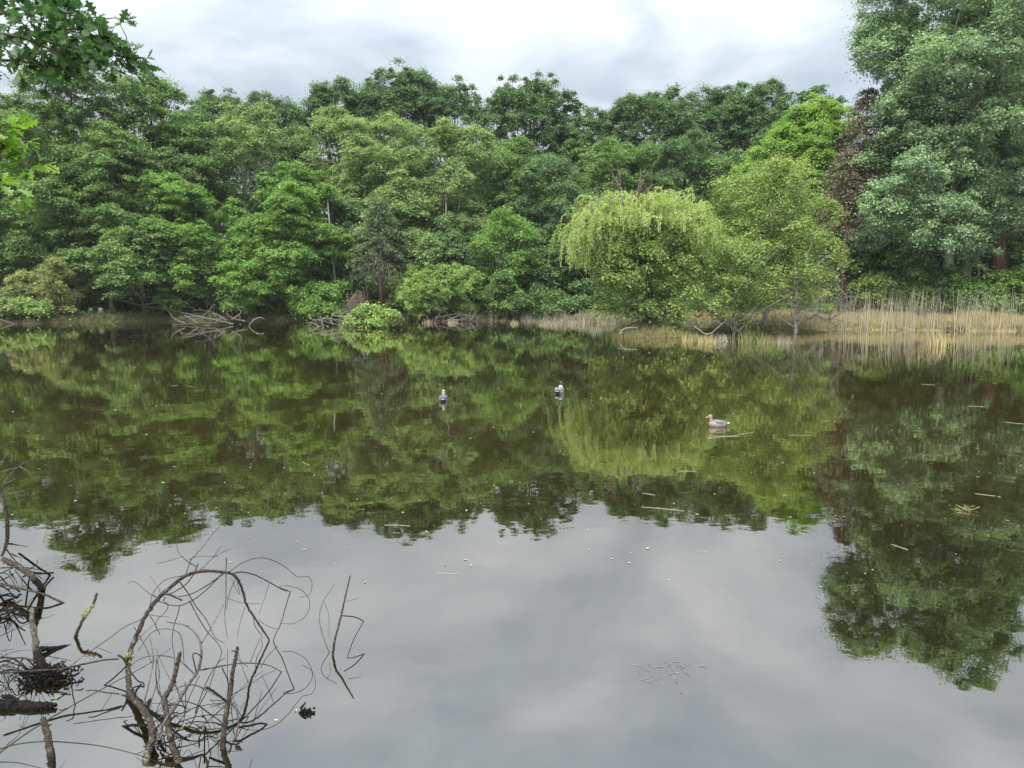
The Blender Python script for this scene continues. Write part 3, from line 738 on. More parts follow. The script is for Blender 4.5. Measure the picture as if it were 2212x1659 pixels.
# ------------------------------------------------------------------ woodland mass behind (stuff) and undergrowth
rng = np.random.default_rng(300)
n = 1500
C = np.stack([rng.uniform(-84, 86, n), rng.uniform(92, 110, n), rng.uniform(.5, 18, n)], 1)
V, var = clump_leaves(rng, C, 2.0 + rng.random(n) * 1.4, 95, .55, flat=.6)
o = foliage_obj('distant_woodland', V, var, LM['deep'], None, (0, 0, 0)); tag(o, 'shaded mass of woodland deep behind the shore trees', 'woodland', kind='stuff')
n = 2300
X = rng.uniform(-44, 46, n); Yv = shore_y(X) + 6.0 + rng.random(n) ** 1.2 * 24
hz = rng.random(n) * (.6 + (Yv - shore_y(X)) * .10)
C = np.stack([X, Yv, ground_z(X, Yv) + .15 + hz], 1)
V, var = clump_leaves(rng, C, .55 + rng.random(n) * .5, 70, .2, flat=.55)
o = foliage_obj('undergrowth', V, var, LM['under'], None, (0, 0, 0)); tag(o, 'dark green undergrowth beneath the trees along the far bank', 'undergrowth', kind='stuff')
n = 520
X = rng.uniform(-46, 12, n); Yv = shore_y(X) + .1 + rng.random(n) ** 1.4 * 3.5
C = np.stack([X, Yv, ground_z(X, Yv) + .06 + .22 * rng.random(n) ** 2], 1)
V, var = clump_leaves(rng, C, .16 + rng.random(n) ** 2 * .35, 42, .085, flat=.6)
o = foliage_obj('bank_plants', V, var, LM['under'], None, (0, 0, 0)); tag(o, 'low leafy plants and litter along the far waterline', 'ground plants', kind='stuff')
# bare poles in the dark of the wood
rng = np.random.default_rng(310)
pole_px = [(462, 330, 640, 74, 'brown bare trunk standing in the dark gap on the left'), (720, 430, 650, 59.5, 'thin white birch trunk beside the bright maple'),
           (972, 420, 545, 61, 'white bare trunk in the shade above the rounded shrub'), (250, 600, 672, 57.5, 'dark trunk standing right behind the bench'),
           (1860, 560, 650, 54, 'broken black trunk with splintered top behind the reeds'), (2078, 470, 600, 50.6, 'grey poplar trunk showing above the reeds'),
           (2140, 470, 600, 51, 'thick red-brown trunk near the right edge'), (1880, 590, 660, 55, 'slim black trunk right of the broken one'),
           (1278, 560, 670, 58.5, 'slim brown trunk left of the islet'), (2112, 480, 600, 50.8, 'thin white trunk between the grey and red-brown trunks')]
for i, (px, t0, b0, Y, lab) in enumerate(pole_px):
    Y = yr(px, Y); Y = max(Y, float(shore_y(at(px, 700, Y)[0])) + 1.5)
    base = at(px, 690, Y); z0 = float(ground_z(base[0], Y)); zt = at(px, t0, Y)[2] - z0
    root = thing('bare_trunk', lab, 'tree trunk', (base[0], Y, z0), 'bare trunks among the trees')
    mb = MB(); k = 8; tt = np.linspace(0, 1, k)
    rr = {0: .2, 1: .11, 2: .12, 3: .27, 4: .2, 5: .44, 6: .55, 7: .1, 8: .12, 9: .09}[i]
    P = np.stack([.25 * np.sin(tt * 3 + i), .1 * np.cos(tt * 3 + i), -.3 + (zt + .3) * tt], 1)
    mb.tube(P, rr * (1 - (.25 if i in (3, 4, 5, 6) else .55) * tt), 9)
    m_ = {1: BARK_PALE, 2: BARK_PALE, 5: BARK_POP, 6: BARK_RED, 0: BARK_RED, 9: BARK_PALE}.get(i, BARK)
    mb.build('trunk', m_, root, smooth=True)
    for j in range(5):
        tw = MB(); q = P[rng.integers(3, k)]; d = nrm(np.array([rng.normal(), rng.normal() * .4, .6])); fractal(tw, q, d, 1.2, .03, 1, rng, var=.5)
        tw.build('branch', DEAD if i == 4 else DEADBR, root)

# ------------------------------------------------------------------ grasses and reeds (stuff)
def blades(X, Y, Z, hgt, wid, rng, bend=.25, var=None, segs=2, lean=None):
    n = len(X); a = rng.random(n) * 6.28; d = np.stack([np.cos(a), np.sin(a), np.zeros(n)], 1)
    if lean is not None: d = nrm(d * .6 + lean)
    f = rng.random(n) * math.pi; s = np.stack([np.cos(f), np.sin(f) * .5, np.zeros(n)], 1)
    base = np.stack([X, Y, Z], 1); rings = []
    for k in range(segs + 1):
        q = k / segs
        c = base + np.array([0, 0, 1]) * (hgt * q)[:, None] * (1 - .12 * bend * q) + d * (hgt * bend * q ** 2)[:, None] * rng.uniform(.5, 1, (n, 1)) if k == segs else base + np.array([0, 0, 1]) * (hgt * q)[:, None] + d * (hgt * bend * .75 * q ** 2)[:, None]
        w = wid * (1 - .75 * q)
        rings.append(np.stack([c - s * w[:, None] / 2, c + s * w[:, None] / 2], 1))
    Rg = np.stack(rings, 1)      # n, segs+1, 2, 3
    V = Rg.reshape(-1, 3); m2 = (segs + 1) * 2
    b0 = np.arange(n)[:, None] * m2 + np.arange(segs)[None] * 2
    Q = np.stack([b0, b0 + 1, b0 + 3, b0 + 2], -1).reshape(-1, 4)
    return V, Q, np.repeat(var if var is not None else rng.random(n), m2)
rng = np.random.default_rng(401)
def band(n, x0, x1, d0, d1):
    X = rng.uniform(x0, x1, n); Y = shore_y(X) + rng.uniform(d0, d1, n); return X, Y
# dense straw sedge right
xr0, xr1 = onz(1560, 716)[0], 34
n = 30000
X, Y = band(n, xr0, xr1, -1.0, 5.0)
hh = (.26 + .36 * rng.random(n)) * (.8 + .25 * np.sin(X * 1.1) + .15 * np.sin(X * 3.7)) * np.clip(.55 + (Y - shore_y(X)) * .25, .4, 1.15)
kp = (Y - shore_y(X)) > -.75 + .55 * np.sin(X * 1.9) + .45 * np.sin(X * 4.7 + 1); X, Y, hh = X[kp], Y[kp], hh[kp]; n = len(X)
V, Q, vv = blades(X, Y, np.maximum(ground_z(X, Y), -.1), hh, np.full(n, .022), rng, bend=.3)
o = obj('sedge', mesh_np('sedge', V, [Q], vv), STRAW); tag(o, 'dense straw-coloured sedge along the right shore under the tall reeds', 'sedge', kind='stuff')
n = 2300
X, Y = band(n, onz(1130, 706)[0], onz(1350, 706)[0], -.6, 1.6)
V, Q, vv = blades(X, Y, np.maximum(ground_z(X, Y), -.1), .15 + .75 * rng.random(n) ** 1.5 * (.65 + .35 * np.sin(X * 2.3) + .25 * np.sin(X * 5.1)), np.full(n, .022), rng, bend=.25)
n2 = 2200
X2, Y2 = band(n2, onz(850, 706)[0], onz(1180, 706)[0], -.3, 1.6)
V2, Q2, vv2 = blades(X2, Y2, np.maximum(ground_z(X2, Y2), -.1), .08 + .55 * rng.random(n2) ** 1.6 * np.clip(.45 + np.sin(X2 * 2.9) + .5 * np.sin(X2 * 7.1), .1, 1.4), np.full(n2, .022), rng, bend=.3)
o = obj('sedge', mesh_np('sedge', np.vstack([V, V2]), [np.vstack([Q, Q2 + len(V)])], np.concatenate([vv, vv2])), REED); tag(o, 'thin pale sedge along the middle of the far shore', 'sedge', kind='stuff')
# tall reeds
n = 620
pxr = 1745 + 467 * rng.random(n) ** 1.15
pxr = np.where(rng.random(n) < .3, rng.normal(1960, 90, n), pxr)
X = (pxr - CX) / F * 46.3; X = X * 1.04; Y = shore_y(X) - .8 + rng.random(n) * 2.4
hh = 1.35 + 1.1 * rng.random(n); hh[rng.random(n) < .06] *= 1.22
V, Q, vv = blades(X, Y, np.maximum(ground_z(X, Y), -.1), hh, np.full(n, .026), rng, bend=.16, segs=4, lean=np.array([.55, 0, 0]))
o = obj('reeds', mesh_np('reeds', V, [Q], vv), REED); tag(o, 'tall thin grey dead reeds standing above the sedge on the right', 'reeds', kind='stuff')
# green grass on the banks
n = 64000
X, Y = band(n, -46, 14, -.25, 6.5)
Y = np.where(rng.random(n) < .35, shore_y(X) + rng.normal(size=n) * .25, Y)
keep = rng.random(n) < .75; X = X[keep]; Y = Y[keep]; n = len(X)
V, Q, vv = blades(X, Y, ground_z(X, Y), .07 + .30 * rng.random(n) ** 2.5, np.full(n, .02), rng, bend=.6)
o = obj('bank_grass', mesh_np('bank_grass', V, [Q], vv), rough_mat('bank_grass', (.035, .040, .018), (.135, .140, .060), 1, use_var=True, bump=0)); tag(o, 'short grass and moss on the far bank', 'grass', kind='stuff')
# islet grass
n = 5200
a = rng.random(n) * 6.28; q = np.sqrt(rng.random(n)) * 1.05
X = ISL[0] + np.cos(a) * q * 2.4; Y = ISL[1] + np.sin(a) * q * 2.3
X = np.concatenate([X, onz(1625, 717)[0] + rng.normal(size=3800) * 2.6]); Y = np.concatenate([Y, onz(1625, 717)[1] + rng.normal(size=3800) * 1.3])
n = len(X); g = ground_z(X, Y); keep = g > -.12; X, Y, g = X[keep], Y[keep], g[keep]; n = len(X)
V, Q, vv = blades(X, Y, g, .10 + .30 * rng.random(n) ** 2, np.full(n, .018), rng, bend=.5)
o = obj('islet_grass', mesh_np('islet_grass', V, [Q], vv), rough_mat('islet_grass', (.09, .105, .035), (.26, .26, .10), 1, use_var=True, bump=0)); tag(o, 'mossy yellowing grass covering the willow islet', 'grass', kind='stuff')
# individual tufts standing in the water
tufts = [(1365, 722, .8, 'straw tuft at the left foot of the islet'), (1175, 702, .55, 'thin straw tuft left of the islet, by the shore'),
         (1110, 700, .5, 'pale tuft in the water right of the rounded shrub'), (1200, 704, .6, 'tuft standing furthest out left of the islet'),
         (1610, 742, 1.0, 'green-tipped tuft in the water right of the islet'), (1650, 743, .85, 'tuft between the green-tipped tuft and the reeds'),
         (1490, 738, .7, 'tuft on the right tip of the islet'), (1530, 741, .7, 'low tuft just off the right tip of the islet'),
         (2030, 748, 1.05, 'sprawling straw tuft standing alone in front of the reeds'), (978, 698, .55, 'upright tuft beneath the dead branches right of the shrub'),
         (925, 698, .55, 'upright pale tuft below the rounded shrub'), (1240, 702, .7, 'dense tuft where the sedge begins left of the islet'),
         (1560, 738, .6, 'small straw tuft under the birch'), (1690, 741, .6, 'small tuft left of the reeds, furthest right of the birch tufts')]
for i, (px, py, h, lab) in enumerate(tufts):
    p = onz(px, py); n = 85; h *= .8
    X = rng.normal(size=n) * .20 * (1.9 if i == 8 else 1); Y = rng.normal(size=n) * .15
    V, Q, vv = blades(X, Y, np.full(n, -.05), h * (.45 + .6 * rng.random(n)), np.full(n, .020), rng, bend=.45)
    o = obj('sedge_tuft', mesh_np('sedge_tuft', V, [Q], vv), GREENREED if i in (4, 5) else (STRAW if i in (8, 0, 6, 7) else REED)); o.location = p
    tag(o, lab, 'sedge tuft', 'sedge tufts standing in the water')

# ------------------------------------------------------------------ driftwood on the far shore
def loc_at(px, py, Y): return at(px, py, Y)
def pile(seed, label, segs, Y, mat, extra=10, spread=.8, name='driftwood', lev=2, r=.03):
    rng = np.random.default_rng(seed)
    o = None
    pts = np.array([at(x, y, Y) for s in segs for x, y in s]); o = np.array([pts[:, 0].mean(), Y, 0.0])
    root = thing(name, label, 'dead branches', o)
    for s in segs:
        mb = MB(); dys = rng.normal() * .3
        P = [at(x, y, Y + dys) - o for x, y in s]
        PP, rr = catmull(P, np.linspace(r * 1.3, r * .5, len(P)), 5); mb.tube(PP + rng.normal(size=PP.shape) * .01, rr, 6, var=np.clip(.65 + rng.normal() * .2, 0, 1))
        mb.build('limb', mat, root)
    for i in range(extra):
        mb = MB()
        for k in range(1):
            s = segs[rng.integers(len(segs))]; x, y = s[rng.integers(len(s))]
            p = at(x, y, Y + rng.normal() * .3) - o
            fractal(mb, p, nrm(rng.normal(size=3) * np.array([1, .7, .6]) + np.array([0, 0, .15])), rng.uniform(.4, 1.0) * spread, r * .5, lev, rng, var=rng.random())
        mb.build('twig', mat, root)
    return root
pile(500, 'bleached driftwood branches lying over the water left of the green bush', [[(480, 688), (455, 690), (420, 684), (388, 686)], [(505, 700), (480, 694), (452, 688), (420, 681), (390, 675)], [(490, 692), (470, 680), (450, 672)],
      [(455, 700), (430, 706), (410, 712)], [(470, 696), (440, 697), (405, 700), (372, 702)], [(500, 690), (520, 676), (512, 662)], [(430, 700), (415, 690), (398, 680)], [(530, 694), (505, 688), (490, 678)]], 54.5, DEAD, 16, .9)
pile(501, 'curved bare stem arching out of the water left of the driftwood', [[(400, 699), (384, 692), (370, 682), (366, 672)]], 54.2, DEAD, 0, .2, lev=0, r=.022)
pile(502, 'tangle of pale bare branches in the water left of the fresh-leaved bough', [[(760, 700), (735, 692), (705, 688), (680, 692), (668, 700)], [(755, 703), (725, 700), (700, 694), (678, 690)], [(770, 690), (740, 684), (715, 680)],
      [(720, 702), (715, 690), (722, 676)], [(700, 706), (695, 695), (702, 684)], [(745, 704), (742, 692), (750, 680)], [(690, 705), (675, 698), (664, 696)], [(770, 698), (750, 690), (735, 676), (728, 664)]], 52.6, DEAD, 22, .8)
pile(503, 'bleached tangle of dead branches on the shore right of the rounded shrub', [[(955, 694), (985, 690), (1015, 692), (1035, 696)], [(970, 690), (1000, 680), (1030, 684)], [(940, 688), (968, 680), (1000, 676)], [(1010, 700), (1020, 688), (1030, 678)],
      [(980, 702), (990, 692), (1012, 684)]], 60.5, DEAD, 22, .8)
pile(504, 'single crooked stick leaning from the bank right of the driftwood', [[(548, 690), (540, 700), (535, 708)], [(548, 690), (560, 686), (572, 690)]], 53.5, DEAD, 0, .3, lev=0)
pile(505, 'pale leaning stem beside the yellow-green birch over the water', [[(1560, 690), (1500, 705), (1480, 712)], [(1500, 705), (1530, 722), (1560, 700)]], 41.0, DEAD, 4, .6)
pile(506, 'grey bare twiggy branches reaching right of the lower birch', [[(1740, 640), (1770, 622), (1800, 615), (1830, 640)], [(1745, 660), (1790, 640), (1820, 650)], [(1750, 690), (1780, 670), (1800, 660)], [(1745, 600), (1775, 590), (1790, 600), (1800, 590)], [(1760, 680), (1790, 690), (1830, 668)]], 44.5, DEAD, 44, 1.5, r=.035)
pile(507, 'yellow-lichened fallen poles at the left corner of the far bank', [[(0, 668), (50, 655), (100, 640)], [(0, 690), (30, 700), (70, 712)], [(0, 640), (35, 628), (80, 618)]], 56.5, STICKLT, 2, .4, r=.05)
pile(508, 'bleached stick lying on the left side of the islet', [[(1340, 722), (1345, 712), (1360, 708), (1378, 708)]], 39.2, DEAD, 2, .3, r=.04)

# brown dead fallen spruce (mound of drooping twigs)
rng = np.random.default_rng(520)
Y = 62.8; o0 = at(768, 694, Y); z0 = float(ground_z(o0[0], Y))
root = thing('fallen_spruce', 'brown mound of a dead fallen spruce with grey twigs hanging to the water', 'dead tree', (o0[0], Y, z0))
apex = at(775, 634, Y + .8) - np.array([o0[0], Y, z0])
mb = MB(); mb.tube(*catmull([(-.2, 1.2, 0), apex * .6 + np.array([0, .4, 0]), apex + np.array([.2, 0, .2])], [.14, .1, .05], 4), 7); mb.build('trunk', BARK_RED, root, smooth=True)
for g in range(4):
    mb = MB()
    for i in range(75):
        t_ = rng.random(); s = apex * (.35 + .65 * t_) + rng.normal(size=3) * np.array([.45, .35, .12])
        a = rng.uniform(0, 6.28); e = np.array([math.cos(a) * (2.0 - .6 * t_) * rng.uniform(.4, 1), math.sin(a) * .9, rng.uniform(-.1, .5)])
        mid = (s + e) / 2 + np.array([0, 0, .25])
        P, rr = catmull([s, mid, e], [.02, .014, .006], 3); mb.tube(P, rr, 4, var=rng.random())
        for k in range(5):
            q = P[rng.integers(1, len(P))]; mb.tube([q, q + np.array([rng.normal() * .12, rng.normal() * .1, -rng.uniform(.15, .5)])], [.01, .004], 3, var=rng.random())
    mb.build('dead_twigs', DEADBR, root)

# ------------------------------------------------------------------ bench
Yb = 63.6; p = at(208, 678, Yb); zb = float(ground_z(p[0], Yb))
bench = thing('park_bench', 'low bench with a dark plank seat on two white concrete blocks on the far bank', 'bench', (p[0], Yb, zb), rz=R(-6))
mb = MB(); mb.box((0, 0, .47), (1.12, .36, .07)); mb.build('seat', PLANK, bench)
for s in (-1, 1):
    mb = MB(); mb.box((s * .42, 0, .20), (.27, .34, .46), taper=.96); mb.build('leg', CONC, bench)
p = at(133, 680, 65.0); e = thing('stone_post', 'short brick-red and white marker stub on the bank left of the bench', 'post', (p[0], 65.0, float(ground_z(p[0], 65.0))))
mb = MB(); mb.box((0, 0, .1), (.2, .15, .3)); mb.build('base', CONC, e)
mb = MB(); mb.box((0, 0, .3), (.24, .18, .1)); mb.build('cap', BARK_RED, e)

# ------------------------------------------------------------------ ducks
def duck_mat():
    m = mat_new('duck_plumage'); t = m.node_tree
    a = N(t, 'ShaderNodeAttribute', attribute_name='col')
    tcn = N(t, 'ShaderNodeTexCoord'); nz = N(t, 'ShaderNodeTexNoise', i_Scale=55.0, i_Detail=3.0); t.links.new(tcn.outputs['Object'], nz.inputs['Vector'])
    c = mixc(t, 0.5, a.outputs['Color'], ramp(t, nz.outputs[0], [(.35, (.55, .55, .55)), (.65, (1.25, 1.25, 1.25))]), 'MULTIPLY')
    p = N(t, 'ShaderNodeBsdfPrincipled'); t.links.new(c, p.inputs['Base Color']); p.inputs['Roughness'].default_value = .6
    o = N(t, 'ShaderNodeOutputMaterial'); t.links.new(p.outputs[0], o.inputs[0]); return m
DUCKM = duck_mat()
def plain(name, c, rough=.5):
    m = mat_new(name); t = m.node_tree; p = N(t, 'ShaderNodeBsdfPrincipled'); p.inputs['Base Color'].default_value = (*c, 1); p.inputs['Roughness'].default_value = rough
    o = N(t, 'ShaderNodeOutputMaterial'); t.links.new(p.outputs[0], o.inputs[0]); return m
BILL = plain('orange_bill', (.60, .20, .05)); BILLY = plain('yellow_bill', (.55, .45, .12)); EYE = plain('black_eye', (.01, .01, .01), .2); WHITE = plain('white_feathers', (.45, .45, .47))
def loft(secs, n=20):
    """sections: (centre xyz, half width, half height up, half height down); axis along x"""
    V = []; th = np.arange(n) * 2 * math.pi / n
    for c, w, hu, hd in secs:
        s = np.sin(th); V.append(np.stack([np.full(n, c[0]), c[1] + w * np.cos(th), c[2] + np.where(s > 0, s * hu, s * hd)], 1))
    V = np.vstack(V); m_ = len(secs)
    i = np.arange(m_ - 1)[:, None] * n; j = np.arange(n)[None]; j2 = (j + 1) % n
    Q = np.stack([i + j, i + j2, i + n + j2, i + n + j], -1).reshape(-1, 4)
    c0, c1 = len(V), len(V) + 1; V = np.vstack([V, V[:n].mean(0), V[-n:].mean(0)])
    T = [(c0, (k + 1) % n, k) for k in range(n)] + [(c1, (m_ - 1) * n + k, (m_ - 1) * n + (k + 1) % n) for k in range(n)]
    return V, Q, T
def duck(px, py, head_az, kind, label, headturn=0.0, size=1.0):
    """local +x is the direction the duck faces; z=0 the water"""
    p = onz(px, py)
    root = thing('duck', label, 'duck', p, 'ducks floating on the pond', rz=head_az); root.scale = (size,) * 3
    mb = MB()
    secs = [((-.20, 0, .055), .012, .012, .012), ((-.185, 0, .055), .045, .022, .02), ((-.15, 0, .05), .068, .045, .05), ((-.09, 0, .045), .086, .072, .07), ((-.02, 0, .042), .094, .085, .08),
            ((.05, 0, .042), .092, .082, .08), ((.11, 0, .045), .078, .068, .075), ((.15, 0, .05), .055, .052, .06), ((.175, 0, .055), .03, .03, .035), ((.183, 0, .055), .01, .01, .01)]
    mb.add(*loft(secs))
    ct, st = math.cos(headturn), math.sin(headturn)
    hc = np.array([.15, 0, .205])
    # neck
    P, rr = catmull([(.105, 0, .07), (.128, 0, .115), (.14, 0, .155), (.147, 0, .20)], [.060, .040, .031, .034], 4); mb.tube(P, rr, 16)
    th = np.linspace(0, math.pi, 11); ph = np.arange(16) * 2 * math.pi / 16
    S = np.array([(-math.cos(a), math.sin(a) * math.cos(b), math.sin(a) * math.sin(b)) for a in th for b in ph])
    S = S * np.array([.048, .033, .037])
    S[:, 2] -= np.clip(S[:, 0], 0, 1) * .25
    S = np.stack([S[:, 0] * ct - S[:, 1] * st, S[:, 0] * st + S[:, 1] * ct, S[:, 2]], 1) + hc + np.array([.006 * ct, .006 * st, 0])
    i = np.arange(10)[:, None] * 16; j = np.arange(16)[None]; j2 = (j + 1) % 16
    mb.add(S, np.stack([i + j, i + j2, i + 16 + j2, i + 16 + j], -1).reshape(-1, 4))
    V = np.vstack(mb.V); me0 = mesh_np('duck_body', V, [np.vstack(mb.Q), np.vstack(mb.T)])
    tmp = bpy.data.objects.new('tmp', me0); COL.objects.link(tmp)
    md = tmp.modifiers.new('r', 'REMESH'); md.mode = 'VOXEL'; md.voxel_size = .006; md.use_smooth_shade = True
    ms = tmp.modifiers.new('s', 'SMOOTH'); ms.iterations = 4; ms.factor = .5
    dg = bpy.context.evaluated_depsgraph_get(); me = bpy.data.meshes.new_from_object(tmp.evaluated_get(dg)); me.name = 'body'
    bpy.data.objects.remove(tmp)
    nv = len(me.vertices); co = np.zeros(nv * 3, np.float32); me.vertices.foreach_get('co', co); co = co.reshape(-1, 3)
    x, y, z = co.T
    pal = {'hen': dict(head=(.22, .17, .13), breast=(.19, .14, .11), flank=(.20, .165, .14), back=(.14, .145, .155), rump=(.06, .05, .05)),
           'pale': dict(head=(.30, .27, .23), breast=(.22, .19, .17), flank=(.13, .13, .12), back=(.10, .11, .13), rump=(.03, .03, .05)),
           'drake': dict(head=(.008, .045, .042), breast=(.14, .09, .07), flank=(.24, .23, .20), back=(.17, .165, .155), rump=(.02, .02, .05))}[kind]
    c = np.tile(np.array(pal['flank']), (nv, 1))
    bk = np.clip((z - .085 - .015 * np.cos(x * 18)) * 70, 0, 1)[:, None] * (x < .10)[:, None]
    c = c * (1 - bk) + np.array(pal['back']) * bk
    br = np.clip((x - .09) * 30, 0, 1)[:, None]; c = c * (1 - br) + np.array(pal['breast']) * br
    ru = np.clip((-.135 - x) * 60, 0, 1)[:, None]; c = c * (1 - ru) + np.array(pal['rump']) * ru
    band_ = ((x < -.095) & (x > -.115) & (z > .07))[:, None]; c = np.where(band_, np.array((.02, .02, .05)), c)
    hd = np.clip((z - .150) * 90, 0, 1)[:, None] * (x > .06)[:, None]; c = c * (1 - hd) + np.array(pal['head']) * hd
    if kind == 'drake':
        cw = ((z > .135) & (z < .150) & (x > .06))[:, None]; c = np.where(cw, np.array((.8, .8, .8)), c)
    a = me.color_attributes.new('col', 'FLOAT_COLOR', 'POINT'); a.data.foreach_set('color', np.hstack([c, np.ones((nv, 1))]).astype(np.float32).ravel())
    obj('body', me, DUCKM, root)
    # folded wings: raised plates on each flank
    for s in (-1, 1):
        w = MB(); w.add(*loft([((.075, s * .055, .095), .012, .012, .012), ((.04, s * .064, .095), .030, .030, .032), ((-.03, s * .066, .088), .034, .038, .036), ((-.10, s * .052, .085), .026, .028, .026), ((-.165, s * .026, .088), .012, .012, .010), ((-.19, s * .016, .092), .004, .004, .004)], 12))
        cc = pal['back'] if kind != 'drake' else (.17, .165, .15)
        nm_ = 'wing'; mk = MATS.setdefault('wing' + kind, rough_mat('wing_' + kind, tuple(v_ * .75 for v_ in cc), tuple(min(1, v_ * 1.1) for v_ in cc), 40, bump=.2))
        w.build(nm_, mk, root, smooth=True)
        sp = MB(); sp.add(*loft([((-.03, s * .092, .072), .004, .010, .010), ((-.055, s * .092, .070), .006, .011, .011), ((-.085, s * .084, .070), .004, .008, .008)], 8)); sp.build('wing_patch', MATS.setdefault('spec', plain('blue_wing_patch', (.05, .06, .20))), root, smooth=True)
    tl = MB(); tl.add(*loft([((-.165, 0, .055), .050, .012, .012), ((-.21, 0, .066), .040, .008, .008), ((-.245, 0, .074), .018, .003, .003)], 12)); tl.build('tail', WHITE, root, smooth=True)
    bl = MB(); bsec = [((.045, 0, -.010), .014, .011, .011), ((.065, 0, -.016), .013, .007, .008), ((.088, 0, -.022), .014, .005, .006), ((.100, 0, -.024), .007, .003, .004)]
    Vb, Qb, Tb = loft(bsec, 10); Vb = np.stack([Vb[:, 0] * ct - Vb[:, 1] * st, Vb[:, 0] * st + Vb[:, 1] * ct, Vb[:, 2]], 1) + hc
    bl.add(Vb, Qb, Tb); bl.build('bill', BILLY if kind == 'drake' else BILL, root, smooth=True)
    for s in (-1, 1):
        ey = MB(); Ve = S * 0; k = np.array([.026, s * .0285, .006]); k = np.array([k[0] * ct - k[1] * st, k[0] * st + k[1] * ct, k[2]]) + hc
        ey.add((S - hc) * np.array([.12, .16, .14]) + k, np.stack([i + j, i + j2, i + 16 + j2, i + 16 + j], -1).reshape(-1, 4)); ey.build('eye', EYE, root, smooth=True)
    return root
MATS = {}
duck(957.5, 866, R(92), 'pale', 'pale duck seen from behind, leftmost of the three', size=1.0)
duck(1208, 849, R(72), 'drake', 'drake with a green head seen from behind, farthest of the three', headturn=R(-12), size=1.12)
duck(1550, 921, R(184), 'hen', 'brown and grey duck with orange bill facing left, nearest and rightmost', size=.93)

# ------------------------------------------------------------------ floating straws, leaves, specks
def flat_strip(p, q, w, rng, z=.0015):
    p = np.array([p[0], p[1], z]); q = np.array([q[0], q[1], z + .002]); n = 6; t_ = np.linspace(0, 1, n)[:, None]
    d = q - p; s = nrm(np.array([-d[1], d[0], 0])); P = p + d * t_ + s * (np.sin(t_ * 5 + rng.random() * 6) * .02 * np.linalg.norm(d))
    return P, np.full(n, w)
rng = np.random.default_rng(600)
straws = [((1532, 942), (1600, 943), 'straw lying just below the rightmost duck'), ((1530, 948), (1588, 940), 'straw slanting below the rightmost duck'), ((1585, 941), (1628, 934), 'bunch of straw right of the rightmost duck'),
          ((1386, 1095), (1478, 1104), 'longest pale straw below the willow reflection'), ((1388, 1065), (1415, 1070), 'short bent straw above the longest straw'), ((1468, 1018), (1505, 1018), 'pale straw under the willow reflection'),
          ((2105, 1066), (2150, 1072), 'straw near the right edge, furthest right of the long ones'), ((2170, 912), (2212, 916), 'straw cut by the right edge'), ((1925, 1176), (1962, 1188), 'white reed piece in the poplar reflection'),
          ((830, 1134), (886, 1136), 'pale flat reed left of the pond middle'), ((945, 1238), (990, 1240), 'dark straw on the sky reflection'), ((654, 998), (668, 1006), 'small bright straw on the left of the pond'),
          ((370, 834), (385, 832), 'short straw left near the far bank'), ((1700, 940), (1750, 941), 'thin straw right of the ducks'), ((400, 833), (420, 836), 'thin straw near the left far bank'),
          ((1990, 830), (2020, 832), 'short straw in front of the reeds'), ((2090, 877), (2130, 879), 'long straw in front of the reeds'), ((1500, 1190), (1530, 1192), 'faint straw on the bright sky reflection')]
for a_, b_, lab in straws:
    mb = MB(); P, rr = flat_strip(onz(*a_), onz(*b_), .0024, rng); o0 = P.mean(0); mb.tube(P, rr * (.5 if 'thin' in lab or 'faint' in lab else 1), 5, var=.9)
    o = mb.build('floating_straw', REED, origin=o0); o.location = o0; tag(o, lab, 'straw', 'straws floating on the pond')
# specks
n = 420
px = rng.uniform(0, 2212, n); py = 712 + 560 * rng.random(n) ** 2.2
extra = np.stack([rng.normal(260, 130, 60), rng.normal(716, 6, 60)], 1)
px = np.concatenate([px, extra[:, 0]]); py = np.concatenate([py, np.clip(extra[:, 1], 704, 740)]); n = len(px)
P = np.array([onz(a_, b_, .004) for a_, b_ in zip(px, py)])
ok = P[:, 1] < shore_y(P[:, 0]) - .5; P = P[ok]; n = len(P)
ang = rng.random(n) * 6.28; s = .002 + .006 * rng.random(n) ** 2 + P[:, 1] * .00050; el = 1 + 2.2 * rng.random(n) ** 2
V = []
for k in range(6):
    a_ = k * math.pi / 3
    dx = np.cos(a_) * s * el; dy = np.sin(a_) * s
    V.append(np.stack([P[:, 0] + dx * np.cos(ang) - dy * np.sin(ang), P[:, 1] + dx * np.sin(ang) + dy * np.cos(ang), np.full(n, .006)], 1))
V = np.stack(V, 1).reshape(-1, 3)
o = obj('floating_flecks', mesh_np('floating_flecks', V, [np.arange(n * 6).reshape(-1, 6)], np.repeat(rng.random(n), 6)), rough_mat('pale_flecks', (.18, .17, .08), (.42, .41, .28), 3, use_var=True, bump=0))
tag(o, 'tiny pale seeds and flecks scattered on the water', 'flecks', kind='stuff')
# floating weed patch lower right
mb = MB()
for i in range(46):
    c = onz(rng.normal(1440, 42), rng.normal(1452, 17), .004); l = rng.uniform(.01, .06); a_ = rng.random() * 6.28
    mb.tube(*flat_strip(c, c + np.array([math.cos(a_), math.sin(a_), 0]) * l, .0018, rng), 4, var=rng.random())
o = mb.build('floating_weed', rough_mat('weed_bits', (.10, .10, .07), (.26, .25, .19), 3, use_var=True, bump=0)); tag(o, 'loose scatter of weed and straw bits on the lower right water', 'water weed', kind='stuff')
mb = MB()
for i in range(30):
    c = onz(rng.normal(2088, 9), rng.normal(1103, 3), .01); a_ = rng.random() * 6.28; e = c + np.array([math.cos(a_) * .10, math.sin(a_) * .10, rng.random() * .06]); mb.tube([c, (c + e) / 2, e], [.004, .004, .002], 4, var=rng.random())
o = mb.build('water_weed', GREENREED); tag(o, 'small green weed clump floating in the poplar reflection', 'water weed')

